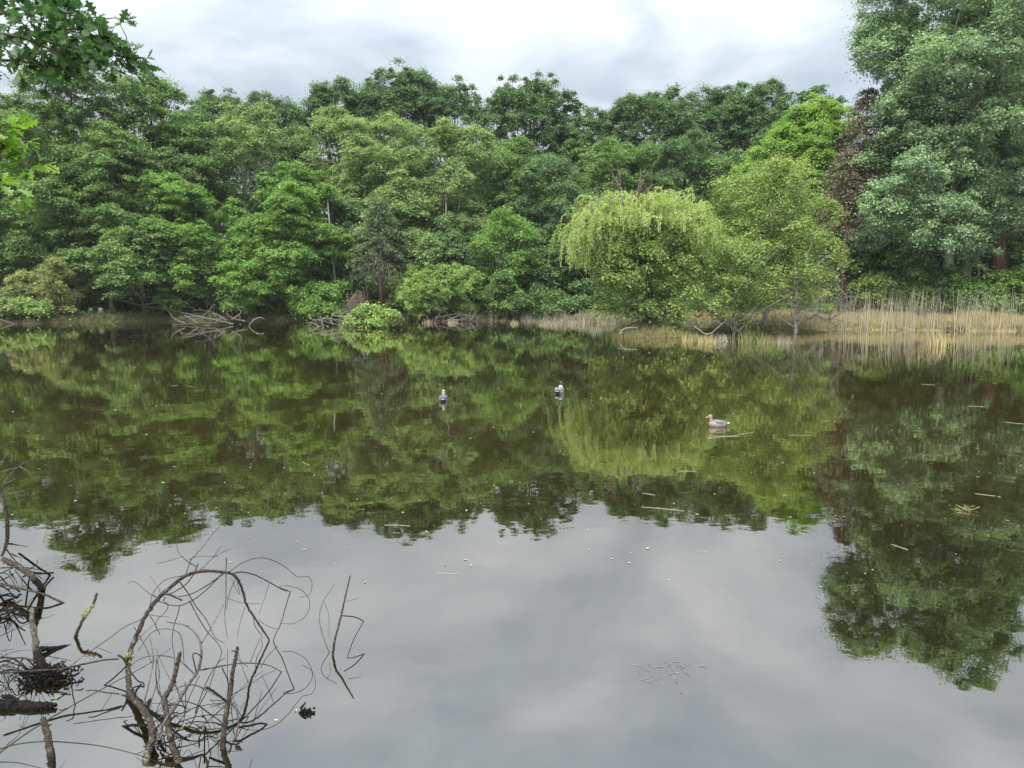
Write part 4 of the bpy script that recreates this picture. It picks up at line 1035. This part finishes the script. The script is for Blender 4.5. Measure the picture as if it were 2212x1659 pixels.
# ------------------------------------------------------------------ foreground dead wood (traced in a 1500 px wide crop)
def Z1(x, y): return .3720 * x, 1124.6 + .3720 * y
def path3(pts):
    """pts: (x, y) or (x, y, D) or (x, y, 'w'); D interpolated along the path"""
    xy = [Z1(p[0], p[1]) for p in pts]; D = [None] * len(pts)
    for i, p in enumerate(pts):
        if len(p) == 3: D[i] = onz(*xy[i])[1] if p[2] == 'w' else float(p[2])
    s = np.concatenate([[0], np.cumsum([math.dist(xy[i], xy[i + 1]) for i in range(len(xy) - 1)])])
    k = [i for i in range(len(D)) if D[i] is not None]
    Dv = np.interp(s, s[k], [D[i] for i in k])
    out = []
    for (a_, b_), d, p in zip(xy, Dv, pts):
        q = at(a_, b_, d)
        if len(p) == 3 and p[2] == 'w': q[2] = -.03
        out.append(q)
    return np.array(out)
frng = np.random.default_rng(900)
def branch(mb, pts, r0, r1, sides=7, knob=.05, var=.5):
    P = path3(pts); P, rr = catmull(P, np.linspace(r0, r1, len(P)) * (.85 if r0 > .012 else .68), 7 if r0 < .01 else 10)
    P = P + frng.normal(size=P.shape) * r0 * .06 + np.cumsum(frng.normal(size=P.shape), 0) * r0 * .02
    if r0 > .01: sides = 12
    if r0 > .035: knob = .012
    rr = rr * (1 + knob * frng.normal(size=len(rr)).clip(-1.5, 2.5))
    mb.tube(P, np.abs(rr) + .0006, sides, var=var, rough=(.05 if r0 > .035 else .09) if r0 > .01 else 0)
    # bud knobs
    for _ in range(int(len(P) / 7)):
        i = frng.integers(1, len(P) - 1); d = nrm(frng.normal(size=3)); mb.tube([P[i], P[i] + d * (rr[i] * 1.4 + .006)], [rr[i] * .45, rr[i] * .15 + .0006], 5, var=var)
    return P
def dead(name, label, main, twigs, mat, tmat=None, cat='dead branch', group=None, origin_w=None, main_r=(.015, .006)):
    P0 = path3(main)[0]; o0 = np.array([P0[0], P0[1], 0.0])
    root = thing(name, label, cat, o0, group)
    mb = MB(); branch(mb, main, *main_r, sides=9); mb.build('stem', mat, root, smooth=True, origin=o0)
    for tw in twigs:
        pts, r0, r1 = tw[:3]; mt = tw[3] if len(tw) > 3 else (tmat or mat)
        mb = MB(); branch(mb, pts, r0, r1, sides=6); mb.build('twig', mt, root, smooth=True, origin=o0)
    return root, o0
k = .00085
arch = [(830, 1425, 'w'), (862, 1330), (885, 1250, 3.95), (860, 1150, 4.10), (800, 1070), (755, 1020, 4.45), (740, 940), (738, 850, 4.72), (748, 780, 4.76), (790, 670), (850, 540, 4.9), (930, 440), (1050, 340, 5.02), (1130, 305), (1200, 295, 5.06), (1290, 302), (1360, 322, 5.12), (1400, 400), (1430, 500, 5.18), (1500, 610), (1570, 695, 'w')]
tw = [
 ([(1345, 310, 5.12), (1400, 298), (1480, 315), (1560, 355), (1640, 400), (1687, 410, 5.25)], .007, .004),
 ([(1687, 410, 5.25), (1665, 480), (1630, 600), (1600, 660), (1578, 700, 'w')], .0045, .0035),
 ([(1320, 305, 5.1), (1400, 250), (1480, 220), (1560, 222), (1650, 265), (1725, 325), (1790, 325), (1812, 370), (1795, 430), (1740, 445, 5.4)], .0035, .0015),
 ([(1687, 410, 5.25), (1620, 385), (1680, 380), (1760, 410), (1800, 480), (1770, 560), (1700, 598), (1635, 597, 5.3)], .003, .0018),
 ([(1300, 305, 5.08), (1240, 350), (1180, 390), (1100, 430), (1040, 440, 4.95)], .006, .004),
 ([(945, 425, 4.93), (985, 430), (1020, 445), (1055, 460, 4.8)], .010, .008, STICK),
 ([(1290, 308, 5.06), (1200, 400), (1130, 455), (1060, 490), (1000, 492), (930, 470), (895, 430, 5.05)], .005, .0025),
 ([(1040, 350, 5.0), (1090, 420), (1140, 500), (1200, 580), (1250, 680), (1303, 710, 5.1)], .0055, .002),
 ([(1100, 465, 5.0), (1150, 560), (1200, 640), (1270, 720), (1295, 760, 'w')], .0045, .002),
 ([(1075, 325, 5.02), (1110, 230), (1180, 150), (1240, 70), (1300, 10, 5.5)], .0045, .0012),
 ([(1130, 305, 5.04), (1150, 250, 5.1)], .007, .006),
 ([(1125, 310, 5.04), (1080, 370), (1000, 420), (950, 430, 4.93)], .005, .004),
 ([(1160, 292, 5.05), (1230, 220), (1285, 150, 5.3)], .0035, .0012),
 ([(1235, 215, 5.2), (1290, 185), (1340, 165, 5.35)], .002, .001),
 ([(1140, 270, 5.1), (1080, 230), (1040, 190), (1028, 150), (1030, 50, 5.5)], .004, .001),
 ([(910, 250, 5.3), (1000, 228), (1070, 205, 5.2)], .002, .0012), ([(1095, 228, 5.2), (1150, 208), (1270, 208, 5.4)], .002, .0012),
 ([(1315, 215, 5.1), (1312, 330), (1312, 450), (1305, 560), (1320, 685, 5.2)], .0038, .0014),
 ([(740, 365, 5.3), (780, 355), (850, 410), (900, 445, 4.95)], .0012, .003),
 ([(870, 500, 4.9), (890, 420), (960, 345), (1060, 320, 5.0)], .0018, .0035),
 ([(865, 315, 5.2), (900, 360), (925, 400), (935, 440, 4.95)], .001, .002),
 ([(960, 445, 4.93), (950, 465), (975, 490), (960, 530), (910, 580), (905, 640, 5.0)], .004, .0016),
 ([(1045, 490, 4.98), (1030, 550), (1010, 610), (1000, 700), (1018, 800, 'w')], .004, .002),
 ([(870, 545, 4.9), (920, 555), (985, 560, 5.0)], .0025, .0012),
 ([(930, 665, 4.9), (900, 600), (865, 545, 4.9)], .002, .003),
 ([(830, 570, 4.88), (720, 620), (640, 680), (560, 735), (480, 790), (400, 850, 4.5)], .0028, .0022),
 ([(780, 620, 4.85), (820, 690), (850, 745), (880, 830, 4.7)], .004, .002),
 ([(735, 835, 4.72), (715, 800), (685, 780, 4.65)], .009, .007, STICK),
 ([(690, 803, 4.66), (600, 810), (480, 835), (360, 860), (200, 872), (-10, 882, 4.4)], .006, .009),
 ([(735, 845, 4.7), (640, 930), (560, 980), (420, 1005), (330, 990, 4.5)], .006, .004, STICKDK),
 ([(760, 1040, 4.45), (700, 1010), (620, 1000), (540, 985), (500, 990, 4.4)], .007, .003),
 ([(365, 865, 4.5), (410, 925), (425, 1020), (460, 1120), (540, 1195), (600, 1200), (680, 1180), (740, 1160, 4.2)], .005, .003, STICKDK),
 ([(600, 1205, 4.25), (700, 1250), (860, 1282, 4.0)], .003, .003, STICKDK),
 ([(750, 770, 4.76), (830, 660), (900, 600, 4.9)], .002, .001),
 ([(1375, 340, 5.12), (1390, 430), (1340, 330, 5.12)], .002, .001),
 ([(1425, 500, 5.18), (1400, 570), (1375, 685, 5.2)], .0022, .001),
 ([(1370, 330, 5.12), (1330, 430), (1312, 520, 5.15)], .0022, .0014),
 ([(1470, 540, 5.2), (1480, 610), (1520, 670), (1515, 700, 5.25)], .003, .0015),
 ([(1500, 575, 5.2), (1550, 610), (1608, 630, 5.3)], .0024, .002),
 ([(1565, 355, 5.2), (1540, 440), (1505, 540, 5.2)], .0022, .0012),
 ([(1315, 450, 5.12), (1420, 480), (1510, 482, 5.3)], .0018, .001),
 ([(800, 760, 4.75), (870, 660), (930, 632), (990, 632), (1040, 655), (1060, 720), (1068, 820, 4.8)], .0022, .0024),
 ([(745, 860, 4.7), (800, 930), (835, 945), (830, 990, 4.6)], .006, .004, STICKDK),
 ([(560, 735, 4.7), (650, 770, 4.8)], .002, .001),
]
root, o0 = dead('arched_branch', 'large arched dead branch rising from the water and bending right in a loop', arch, tw, STICK, main_r=(.024, .006))
mb = MB()
c = path3([(745, 800, 4.74)])[0]
for i in range(40):
    q = c + frng.normal(size=3) * np.array([.018, .012, .02]); mb.tube([q, q + frng.normal(size=3) * .014], [.006, .002], 5)
mb.build('lichen', LICHEN, root, origin=o0)

fork = [(1050, 1415, 'w'), (1015, 1340), (990, 1270), (975, 1200, 3.98), (965, 1100, 4.05), (955, 1040, 4.12), (985, 980), (1010, 910, 4.2), (1030, 830), (1045, 765, 4.28)]
tw = [
 ([(975, 1145, 4.02), (1010, 1090), (1060, 1010, 4.15), (1110, 930), (1150, 870, 4.3), (1168, 780), (1160, 700), (1120, 640), (1060, 605), (970, 590, 4.5)], .013, .003, STICKLT),
 ([(1160, 868, 4.3), (1250, 852), (1340, 836), (1440, 828), (1560, 842), (1655, 868, 'w')], .007, .004, STICKLT),
 ([(1165, 720, 4.38), (1210, 650), (1250, 580), (1300, 485, 4.6)], .005, .002, STICKLT),
 ([(1130, 892, 4.28), (1050, 820), (990, 792), (900, 785), (820, 800), (745, 850, 4.5)], .006, .003, STICKLT),
 ([(950, 1045, 4.12), (915, 980), (905, 880), (910, 800, 4.4)], .008, .002),
 ([(1060, 1005, 4.15), (1000, 940), (940, 830), (905, 740, 4.5)], .0025, .001),
 ([(880, 1180, 4.0), (960, 1120), (1000, 1060, 4.12)], .004, .003),
 ([(905, 1300, 3.9), (950, 1180), (1010, 1090, 4.05)], .012, .008, STICKLT),
 ([(1140, 880, 4.28), (1120, 780), (1150, 775), (1175, 800, 4.3)], .004, .003, STICKDK),
 ([(900, 1300, 'w'), (1000, 1200), (1100, 1150), (1200, 1130), (1290, 1128, 4.2)], .004, .002, STICKDK),
 ([(1030, 1180, 4.1), (1100, 1100), (1200, 1070), (1310, 1060, 4.4)], .003, .0015, STICKDK),
 ([(990, 1270, 3.9), (1060, 1180), (1080, 1080), (1130, 960), (1160, 900, 4.3)], .003, .002, STICKDK),
 ([(660, 1180, 'w'), (760, 1190), (850, 1190, 4.1)], .010, .012, STICKDK),
 ([(870, 1040, 4.3), (860, 1090), (880, 1120), (950, 1180, 4.05)], .012, .010, STICKDK),
 ([(820, 950, 4.45), (785, 1000), (790, 1050), (850, 1100, 4.3)], .009, .009, STICKDK),
 ([(910, 800, 4.4), (925, 900), (900, 980), (870, 1080, 4.2)], .004, .004, STICKLT),
 ([(830, 1080, 4.3), (870, 920), (890, 800), (870, 680, 4.6)], .006, .003, STICKLT),
]
dead('forked_branch', 'forked upright snag with pale curving twigs in front of the arched branch', fork, tw, STICK, main_r=(.020, .012))
snag = [(1290, 1320, 'w'), (1300, 1230), (1318, 1110, 4.02), (1338, 1000), (1352, 890), (1370, 800), (1381, 733, 4.12)]
tw = [
 ([(1330, 1295, 'w'), (1370, 1240), (1385, 1180, 4.1), (1375, 1110), (1340, 1060), (1270, 1020), (1200, 985, 4.3), (1130, 955), (1050, 965), (980, 1000, 4.3)], .009, .003, STICKLT),
 ([(1385, 1200, 4.08), (1450, 1190), (1520, 1178), (1592, 1168, 'w')], .008, .006, STICKDK),
 ([(1310, 1165, 4.05), (1430, 1142), (1530, 1105), (1620, 1035), (1690, 960), (1740, 880), (1797, 843, 5.0)], .003, .0015, STICKDK),
 ([(1450, 830, 4.5), (1490, 730), (1510, 680, 4.9)], .0022, .001, STICKDK),
 ([(1325, 1060, 4.08), (1230, 985), (1195, 970, 4.2)], .010, .008, STICKDK),
 ([(1370, 760, 4.1), (1345, 756, 4.1)], .004, .003, STICKDK),
 ([(1290, 855, 4.4), (1325, 940), (1318, 1050, 4.15)], .0045, .004, STICKDK),
 ([(1350, 1010, 4.2), (1440, 960), (1530, 900), (1600, 870, 4.7)], .002, .001, STICKDK),
 ([(1370, 800, 4.12), (1400, 820), (1440, 850, 4.3)], .002, .002, STICKLT),
 ([(1360, 1300, 'w'), (1385, 1325), (1408, 1335, 'w')], .018, .012, STICKDK),
 ([(1240, 1300, 4.0), (1290, 1310), (1340, 1300, 4.0)], .014, .014, STICK),
]
root, o0 = dead('upright_snag', 'slim upright snag with pale flaking tip, right of the forked snag', snag, tw, STICK, main_r=(.019, .009))
# little stick group to the right
tw = [([(1988, 552, 5.2), (2060, 560), (2112, 585, 5.3)], .005, .0045, STICKDK), ([(2112, 585, 5.3), (2050, 700), (2000, 822, 'w')], .004, .003, STICKDK),
      ([(1945, 370, 5.35), (1880, 465), (1855, 550), (1862, 620), (1885, 700), (1925, 775, 'w')], .0015, .0035, STICK), ([(1880, 470, 5.25), (1908, 550), (1910, 680, 5.1)], .0018, .001),
      ([(1922, 785, 'w'), (1960, 822), (2010, 828), (2045, 835, 'w')], .011, .008, STICKDK), ([(2010, 470, 5.25), (2050, 460), (2085, 448, 5.3)], .0018, .001)]
dead('stick', 'lone thin stick with a bent side twig, standing right of the arch', [(1928, 782, 'w'), (1945, 690, 5.04), (1975, 570), (2008, 430), (2032, 318, 5.3)], tw, STICK, main_r=(.012, .006))
root, o0 = dead('stick', 'short leaning stick with a yellow lichen patch, left of the arch', [(428, 668, 'w'), (460, 620, 5.28), (490, 560), (538, 490), (560, 423, 5.5)], [], STICK, main_r=(.013, .010))
mb = MB(); PP = path3([(428, 668, 'w'), (460, 620, 5.28), (490, 560), (512, 525), (538, 490), (560, 423, 5.5)])[2:5]
for i in range(90):
    f = frng.random() * 2; a0 = PP[int(f)]; a1 = PP[min(2, int(f) + 1)]; q = a0 + (a1 - a0) * (f - int(f)) + frng.normal(size=3) * np.array([.010, .008, .008]); mb.tube([q, q + frng.normal(size=3) * .008], [.005, .002], 4)
mb.tube(PP - np.array([0, .003, 0]), .0125, 8)
mb.build('lichen', LICHEN, root, origin=o0)
tw = [([(225, 745, 5.05), (300, 745), (370, 735), (425, 728, 5.2)], .022, .010, STICKDK), ([(200, 600, 5.1), (215, 650, 5.05)], .008, .006), ([(215, 760, 5.0), (235, 830), (290, 900, 4.8)], .03, .04, STICKDK)]
dead('broken_stump', 'broken stump with a bleached top and black sodden root at the left', [(205, 870, 'w'), (212, 800, 5.0), (203, 700), (190, 600), (190, 503, 5.15)], tw, STICKLT, main_r=(.030, .014))
# black root mass
mb = MB(); cc = path3([(270, 925, 4.7)])[0]; cc[2] = .03
for i in range(260):
    q = cc + frng.normal(size=3) * np.array([.075, .05, .020]); d = nrm(frng.normal(size=3) * np.array([1, 1, .5])); mb.tube([q, q + d * .03 + frng.normal(size=3) * .012, q + d * .06 + frng.normal(size=3) * .01], [.006, .005, .0015], 4)
o = mb.build('root_clump', STICKDK, origin=cc); o.location = cc; tag(o, 'black sodden clump of roots and mud beside the broken stump', 'root clump')
dead('fallen_log', 'thick dark rotten log lying in the water at the left edge', [(-60, 1085, 4.35), (60, 1083, 4.36), (150, 1082), (240, 1090, 4.34), (315, 1084, 4.34)], [([(0, 1030, 4.5), (60, 1020), (110, 1050, 4.45)], .016, .012, STICKDK)], STICKDK, main_r=(.062, .014), cat='log')
dead('post_stick', 'upright mottled stick crossing the bottom edge near the left corner', [(305, 1445, 'w'), (292, 1330, 3.74), (268, 1210), (250, 1150, 3.86)], [], STICK, main_r=(.022, .017))
dead('driftwood_branch', 'thick broken branch with a pale end slanting over the left pile', [(252, 388, 'w'), (190, 330, 6.0), (110, 275), (18, 232, 6.4)], [([(110, 190, 6.3), (210, 262), (312, 312, 'w')], .012, .011, STICKDK), ([(0, 275, 6.2), (120, 270), (230, 285, 6.1)], .008, .005, STICK)], STICK, main_r=(.030, .024))
dead('driftwood_branch', 'long thin pole running right from the left pile to the water', [(-10, 362, 6.1), (120, 395), (260, 430, 5.95), (412, 482, 'w')], [([(240, 475, 'w'), (200, 520, 5.6)], .014, .008, STICKDK)], STICK, main_r=(.012, .012))
# leaning twig at the left edge, further out
pl = [at(*p) for p in ((16, 1128, 8.07), (10, 1092, 8.1), (2, 1065, 8.15), (-10, 1040, 8.2))]; pl[0][2] = -.03
o0 = np.array([pl[0][0], pl[0][1], 0]); root = thing('leaning_twig', 'grey twig leaning from the water at the left edge with fine side twigs', 'dead branch', o0)
mb = MB(); mb.tube(*catmull([p - o0 for p in pl], [.022, .02, .017, .012], 5), 7); mb.build('stem', STICK, root, smooth=True)
for seg in (((0, 1062), (14, 1035), (30, 1016), (52, 1000), (78, 988)), ((0, 1020), (22, 1014), (40, 1008), (52, 1000)), ((0, 1067), (25, 1066), (52, 1061)), ((12, 1045), (26, 1038), (36, 1034)), ((42, 1008), (60, 1018), (68, 1030)), ((2, 1008), (10, 990), (14, 978))):
    mb = MB(); mb.tube(*catmull([at(a_, b_, 8.2) - o0 for a_, b_ in seg], np.linspace(.008, .003, len(seg)), 5), 5, var=.8); mb.build('twig', STICKLT, root, smooth=True)

# brush pile left
def brush(seed, label, x0, x1, y0, y1, D, n, rmax, mats):
    rng = np.random.default_rng(seed)
    c = path3([((x0 + x1) / 2, (y0 + y1) / 2, 'w')])[0]; c[2] = 0
    root = thing('brush_pile', label, 'brush pile', c)
    for i in range(n):
        x, y = rng.uniform(x0, x1), rng.uniform(y0, y1); a_ = rng.normal() * .7 + (math.pi if rng.random() < .3 else 0); L = rng.uniform(60, 230)
        pts = [(x - math.cos(a_) * L / 2, y - math.sin(a_) * L * .3)]
        pts.append((x + rng.normal() * 14, y + rng.normal() * 14 - 12)); pts.append((x + math.cos(a_) * L / 2, y + math.sin(a_) * L * .3))
        P = []
        for q in pts:
            a2, b2 = Z1(*q); dw = onz(a2, b2)[1]; d = dw - abs(rng.normal()) * .12; P.append(at(a2, b2, d) - c)
        r = rmax * (.25 + .75 * rng.random() ** 2)
        mb = MB(); PP, rr = catmull(P, [r, r * .85, r * .4], 6); mb.tube(PP + rng.normal(size=PP.shape) * r * .15, rr, 6, var=rng.random())
        if rng.random() < .7:
            q = PP[rng.integers(4, len(PP) - 2)]; d = nrm(rng.normal(size=3) + np.array([0, 0, .8])); mb.tube([q, q + d * .06, q + d * .1 + rng.normal(size=3) * .03], [r * .4, r * .3, r * .12], 5, var=rng.random())
        mb.build('branch', mats[rng.integers(len(mats))], root, smooth=True)
brush(920, 'upper tangle of sodden branches at the left edge above the broken stump', -60, 200, 240, 560, 5.8, 20, .013, [STICKDK, STICKDK, STICK])
brush(921, 'lower tangle of black wet branches at the left edge around the root clump', -40, 330, 740, 1000, 4.8, 30, .0065, [STICKDK, STICKDK, STICK])
brush(922, 'snarl of thin dark twigs in the water at the feet of the snags', 780, 1330, 1060, 1330, 4.0, 20, .005, [STICK, STICKDK, STICKDK])

# rush stems across the lower left
def rush(pts, r, lab):
    P = path3(pts); o0 = P[0].copy(); P, rr = catmull(P - o0, np.linspace(r, r * .35, len(P)) * .75, 8); mb = MB(); mb.tube(P, rr, 6)
    o = mb.build('rush_stem', RUSH, smooth=True); o.location = o0; tag(o, lab, 'rush', 'green rush stems leaning over the water')
rush([(-40, 1375, 3.0), (170, 1225, 3.1), (400, 1085, 3.3), (664, 939, 3.5), (850, 840, 3.7), (992, 742, 3.9)], .0050, 'longest rush stem slanting up from the left corner to the snags')
rush([(-40, 1340, 3.0), (90, 1300, 3.0), (250, 1283, 3.0), (420, 1290, 3.1), (600, 1312, 3.2), (800, 1360, 3.3), (1000, 1432, 3.4)], .0045, 'rush stem bowing flat across the bottom left')
rush([(-20, 1402, 2.9), (100, 1406, 2.9), (250, 1440, 2.95)], .004, 'shortest rush stem cut by the bottom left corner')
rush([(-20, 680, 4.0), (160, 600, 4.3), (325, 543, 4.6)], .0035, 'rush stem in front of the bleached stump')
rush([(-20, 1010, 3.6), (90, 900, 3.8), (200, 790, 4.1), (300, 700, 4.4)], .0030, 'thin rush stem over the lower tangle')
rush([(-20, 620, 4.6), (60, 520, 4.8), (130, 440, 5.2)], .0030, 'thin rush stem over the upper tangle')

# floating leaves in the foreground
def fleaf(x, y, L, mat, lab, az=0.3, lob=False):
    p = onz(*Z1(x, y), .006); th = np.linspace(0, 2 * math.pi, 15)[:-1]
    r = 1 + (.22 * np.cos(5 * th) if lob else 0)
    L = L * .65
    V = np.stack([np.cos(th) * r * L / 2, np.sin(th) * r * L / 2 * (.7 if lob else .45), .004 * np.cos(2 * th)], 1); V = np.vstack([V, [(0, 0, 0.001)]])
    T = np.array([(i, (i + 1) % 14, 14) for i in range(14)])
    o = obj('floating_leaf', mesh_np('floating_leaf', V, [T], np.full(15, .6)), mat); o.location = p; o.rotation_euler = (0, 0, az); tag(o, lab, 'leaf', 'leaves floating in the foreground')
YL = plain('yellow_leaf', (.45, .40, .10), .5); GL = plain('pale_green_leaf', (.11, .15, .06), .5); OL = plain('orange_leaf', (.15, .085, .05), .6)
fleaf(1603, 1155, .030, YL, 'bright yellow leaf at the tip of the dark branch right of the snags')
fleaf(1718, 1100, .030, YL, 'pale yellow leaf beside the dark mud clump', az=1.4)
fleaf(395, 893, .085, GL, 'ragged pale green leaf right of the black root clump', lob=True)
fleaf(320, 1025, .075, GL, 'pale green leaf resting above the log end', az=.8, lob=True)
fleaf(240, 1062, .06, GL, 'green leaf lying on the log', lob=True)
fleaf(365, 1085, .07, OL, 'orange-brown scrap at the end of the log', az=.2, lob=True)
fleaf(1045, 1205, .07, GL, 'yellowing leaf caught between the snags', az=.6, lob=True)
fleaf(1265, 1268, .035, GL, 'small whitish leaf left of the upright snag base')
mb = MB(); cc = onz(*Z1(1782, 1115))
for i in range(26):
    q = frng.normal(size=3) * np.array([.022, .014, .008]) + np.array([0, 0, .006]); mb.tube([q, q + frng.normal(size=3) * .02], [.009, .004], 5)
o = mb.build('mud_clump', STICKDK); o.location = cc; tag(o, 'small dark mud clump floating right of the snags', 'clump')

# ------------------------------------------------------------------ near oak overhanging from the left
def oak_leaf_template():
    # half outline of a lobed oak leaf, x along the midrib 0..1
    hx = np.linspace(0, 1, 26)
    env = .30 * np.sin(math.pi * np.clip(hx, 0, 1) ** 1.35) ** .8 + .012
    hy = env * (.74 + .34 * np.cos(2 * math.pi * (3.9 * hx + .12)) * (hx > .10)); hy[-1] = 0
    return np.array(hx), np.array(hy)
HX, HY = oak_leaf_template()
def oak_leaves(C, U, Nn, L, rng):
    n = len(C); U = nrm(U); Nn = nrm(Nn - (Nn * U).sum(1, keepdims=True) * U); S_ = np.cross(Nn, U)
    k = len(HX); mid = []; l = []; r = []
    curl = rng.uniform(-.25, .35, n)
    for x, y in zip(HX, HY):
        c = C + U * (x * L)[:, None] - Nn * (curl * x * x * L)[:, None]
        mid.append(c); l.append(c + S_ * (y * L)[:, None] + Nn * (y * L * .25)[:, None]); r.append(c - S_ * (y * L)[:, None] + Nn * (y * L * .25)[:, None])
    V = np.stack([np.stack(l, 1), np.stack(mid, 1), np.stack(r, 1)], 2).reshape(-1, 3)   # n,k,3
    b0 = np.arange(n)[:, None] * k * 3 + np.arange(k - 1)[None] * 3
    Q = np.concatenate([np.stack([b0, b0 + 1, b0 + 4, b0 + 3], -1), np.stack([b0 + 1, b0 + 2, b0 + 5, b0 + 4], -1)], 1).reshape(-1, 4)
    return V, Q
rng = np.random.default_rng(950)
ob = np.array([-7.0, 3.2, float(ground_z(-7.0, 1.0))]); ob[2] = 0.2
oak = thing('overhanging_oak', 'near oak reaching in from the left with large lobed leaves against the sky', 'tree', ob)
mb = MB(); mb.tube(*catmull([(0, 0, -1.0), (.1, .2, 2.5), (.0, .3, 5.5)], [.28, .2, .12], 5), 10); mb.build('trunk', BARK, oak, smooth=True)
def spray(limbs, nleaf, D, mat, Lm, label):
    bm = MB(); Vs = []; Qs = []; nv = 0; vs = []
    for pts, r0 in limbs:
        P = [at(x, y, D + dd) - ob for x, y, dd in pts]; P, rr = catmull(P, np.linspace(r0, .003, len(P)), 6); bm.tube(P, rr, 6)
        for k in range(nleaf):
            f = rng.random() ** .75; i = min(len(P) - 1, int(f * len(P))); base = P[i]
            if rng.random() < .6:
                d = nrm(rng.normal(size=3) * np.array([1, .8, .8]) + np.array([.3, 0, .0])); tl_ = rng.uniform(.06, .28) * (1.15 - .5 * f); e = base + d * tl_
                bm.tube([base, (base + e) / 2 + rng.normal(size=3) * .015, e], [.004, .003, .002], 4)
            else: e = base; d = nrm(rng.normal(size=3))
            m_ = rng.integers(2, 6)
            U = nrm(rng.normal(size=(m_, 3)) * .75 + d * .9 + np.array([.2, 0, -.15])); Nn = nrm(rng.normal(size=(m_, 3)) * .6 + np.array([0, -.35, .8])); L = Lm * rng.uniform(.65, 1.15, m_)
            V, Q = oak_leaves(np.repeat(e[None], m_, 0), U, Nn, L, rng); Vs.append(V); Qs.append(Q + nv); nv += len(V); vs.append(np.repeat(rng.random(m_), len(HX) * 3))
    b_ = bm.build('bough', BARK, oak, smooth=True)
    f_ = obj('leaves', mesh_np('leaves', np.vstack(Vs), [np.vstack(Qs)], np.concatenate(vs)), mat, oak); f_['label'] = label
spray([([(-260, 120, 0), (-60, 90, 0), (80, 70, 0), (160, 62, .1), (230, 90, .2), (285, 112, .2)], .02), ([(100, 80, .1), (170, 100, .1), (240, 118, .2), (280, 125, .2)], .01), ([(-200, 100, .3), (0, 30, .4), (80, 15, .4), (150, 30, .5)], .015), ([(-200, 140, .2), (0, 130, .2), (90, 140, .3), (150, 145, .3)], .014),
       ([(-150, 60, -.2), (20, 75, -.2), (120, 110, -.1), (200, 125, 0)], .012), ([(-150, 40, .1), (-20, -10, .1), (90, 0, .1), (140, 10, .1)], .012)], 50, 5.2, LM['near'], .10, 'dark green lobed leaves at the top left corner')
spray([([(180, 50, .2), (190, 40, .2), (212, 38, .25), (226, 44, .25)], .004)], 3, 5.2, LM['near'], .10, 'single spray of leaves standing out against the sky')
spray([([(200, -60, .2), (180, -30, .2), (160, -8, .2)], .004)], 5, 5.2, LM['near'], .09, 'leaf tips hanging from the top edge')
spray([([(-120, 300, .2), (-30, 300, .2), (20, 320, .3), (40, 340, .3)], .010), ([(-120, 270, .2), (-30, 275, .2), (10, 285, .2)], .008), ([(-120, 380, .2), (-40, 375, .2), (-10, 395, .2)], .007)], 18, 4.6, LM['nearlt'], .095, 'bright yellow-green young leaves at the left edge')
print('leaf faces in trees:', TREES['n'])


# ------------------------------------------------------------------ haze
mb = MB(); mb.box((0, 100, 22.0), (1040, 1040, 52.0))
m = mat_new('haze'); t = m.node_tree
pv = N(t, 'ShaderNodeVolumePrincipled'); pv.inputs['Color'].default_value = (.86, .92, 1.0, 1); pv.inputs['Density'].default_value = 0.00018; pv.inputs['Anisotropy'].default_value = 0.0
o_ = N(t, 'ShaderNodeOutputMaterial'); t.links.new(pv.outputs[0], o_.inputs['Volume'])
hz_o = mb.build('haze', m); tag(hz_o, 'thin moist air over the pond and the trees', kind='stuff')
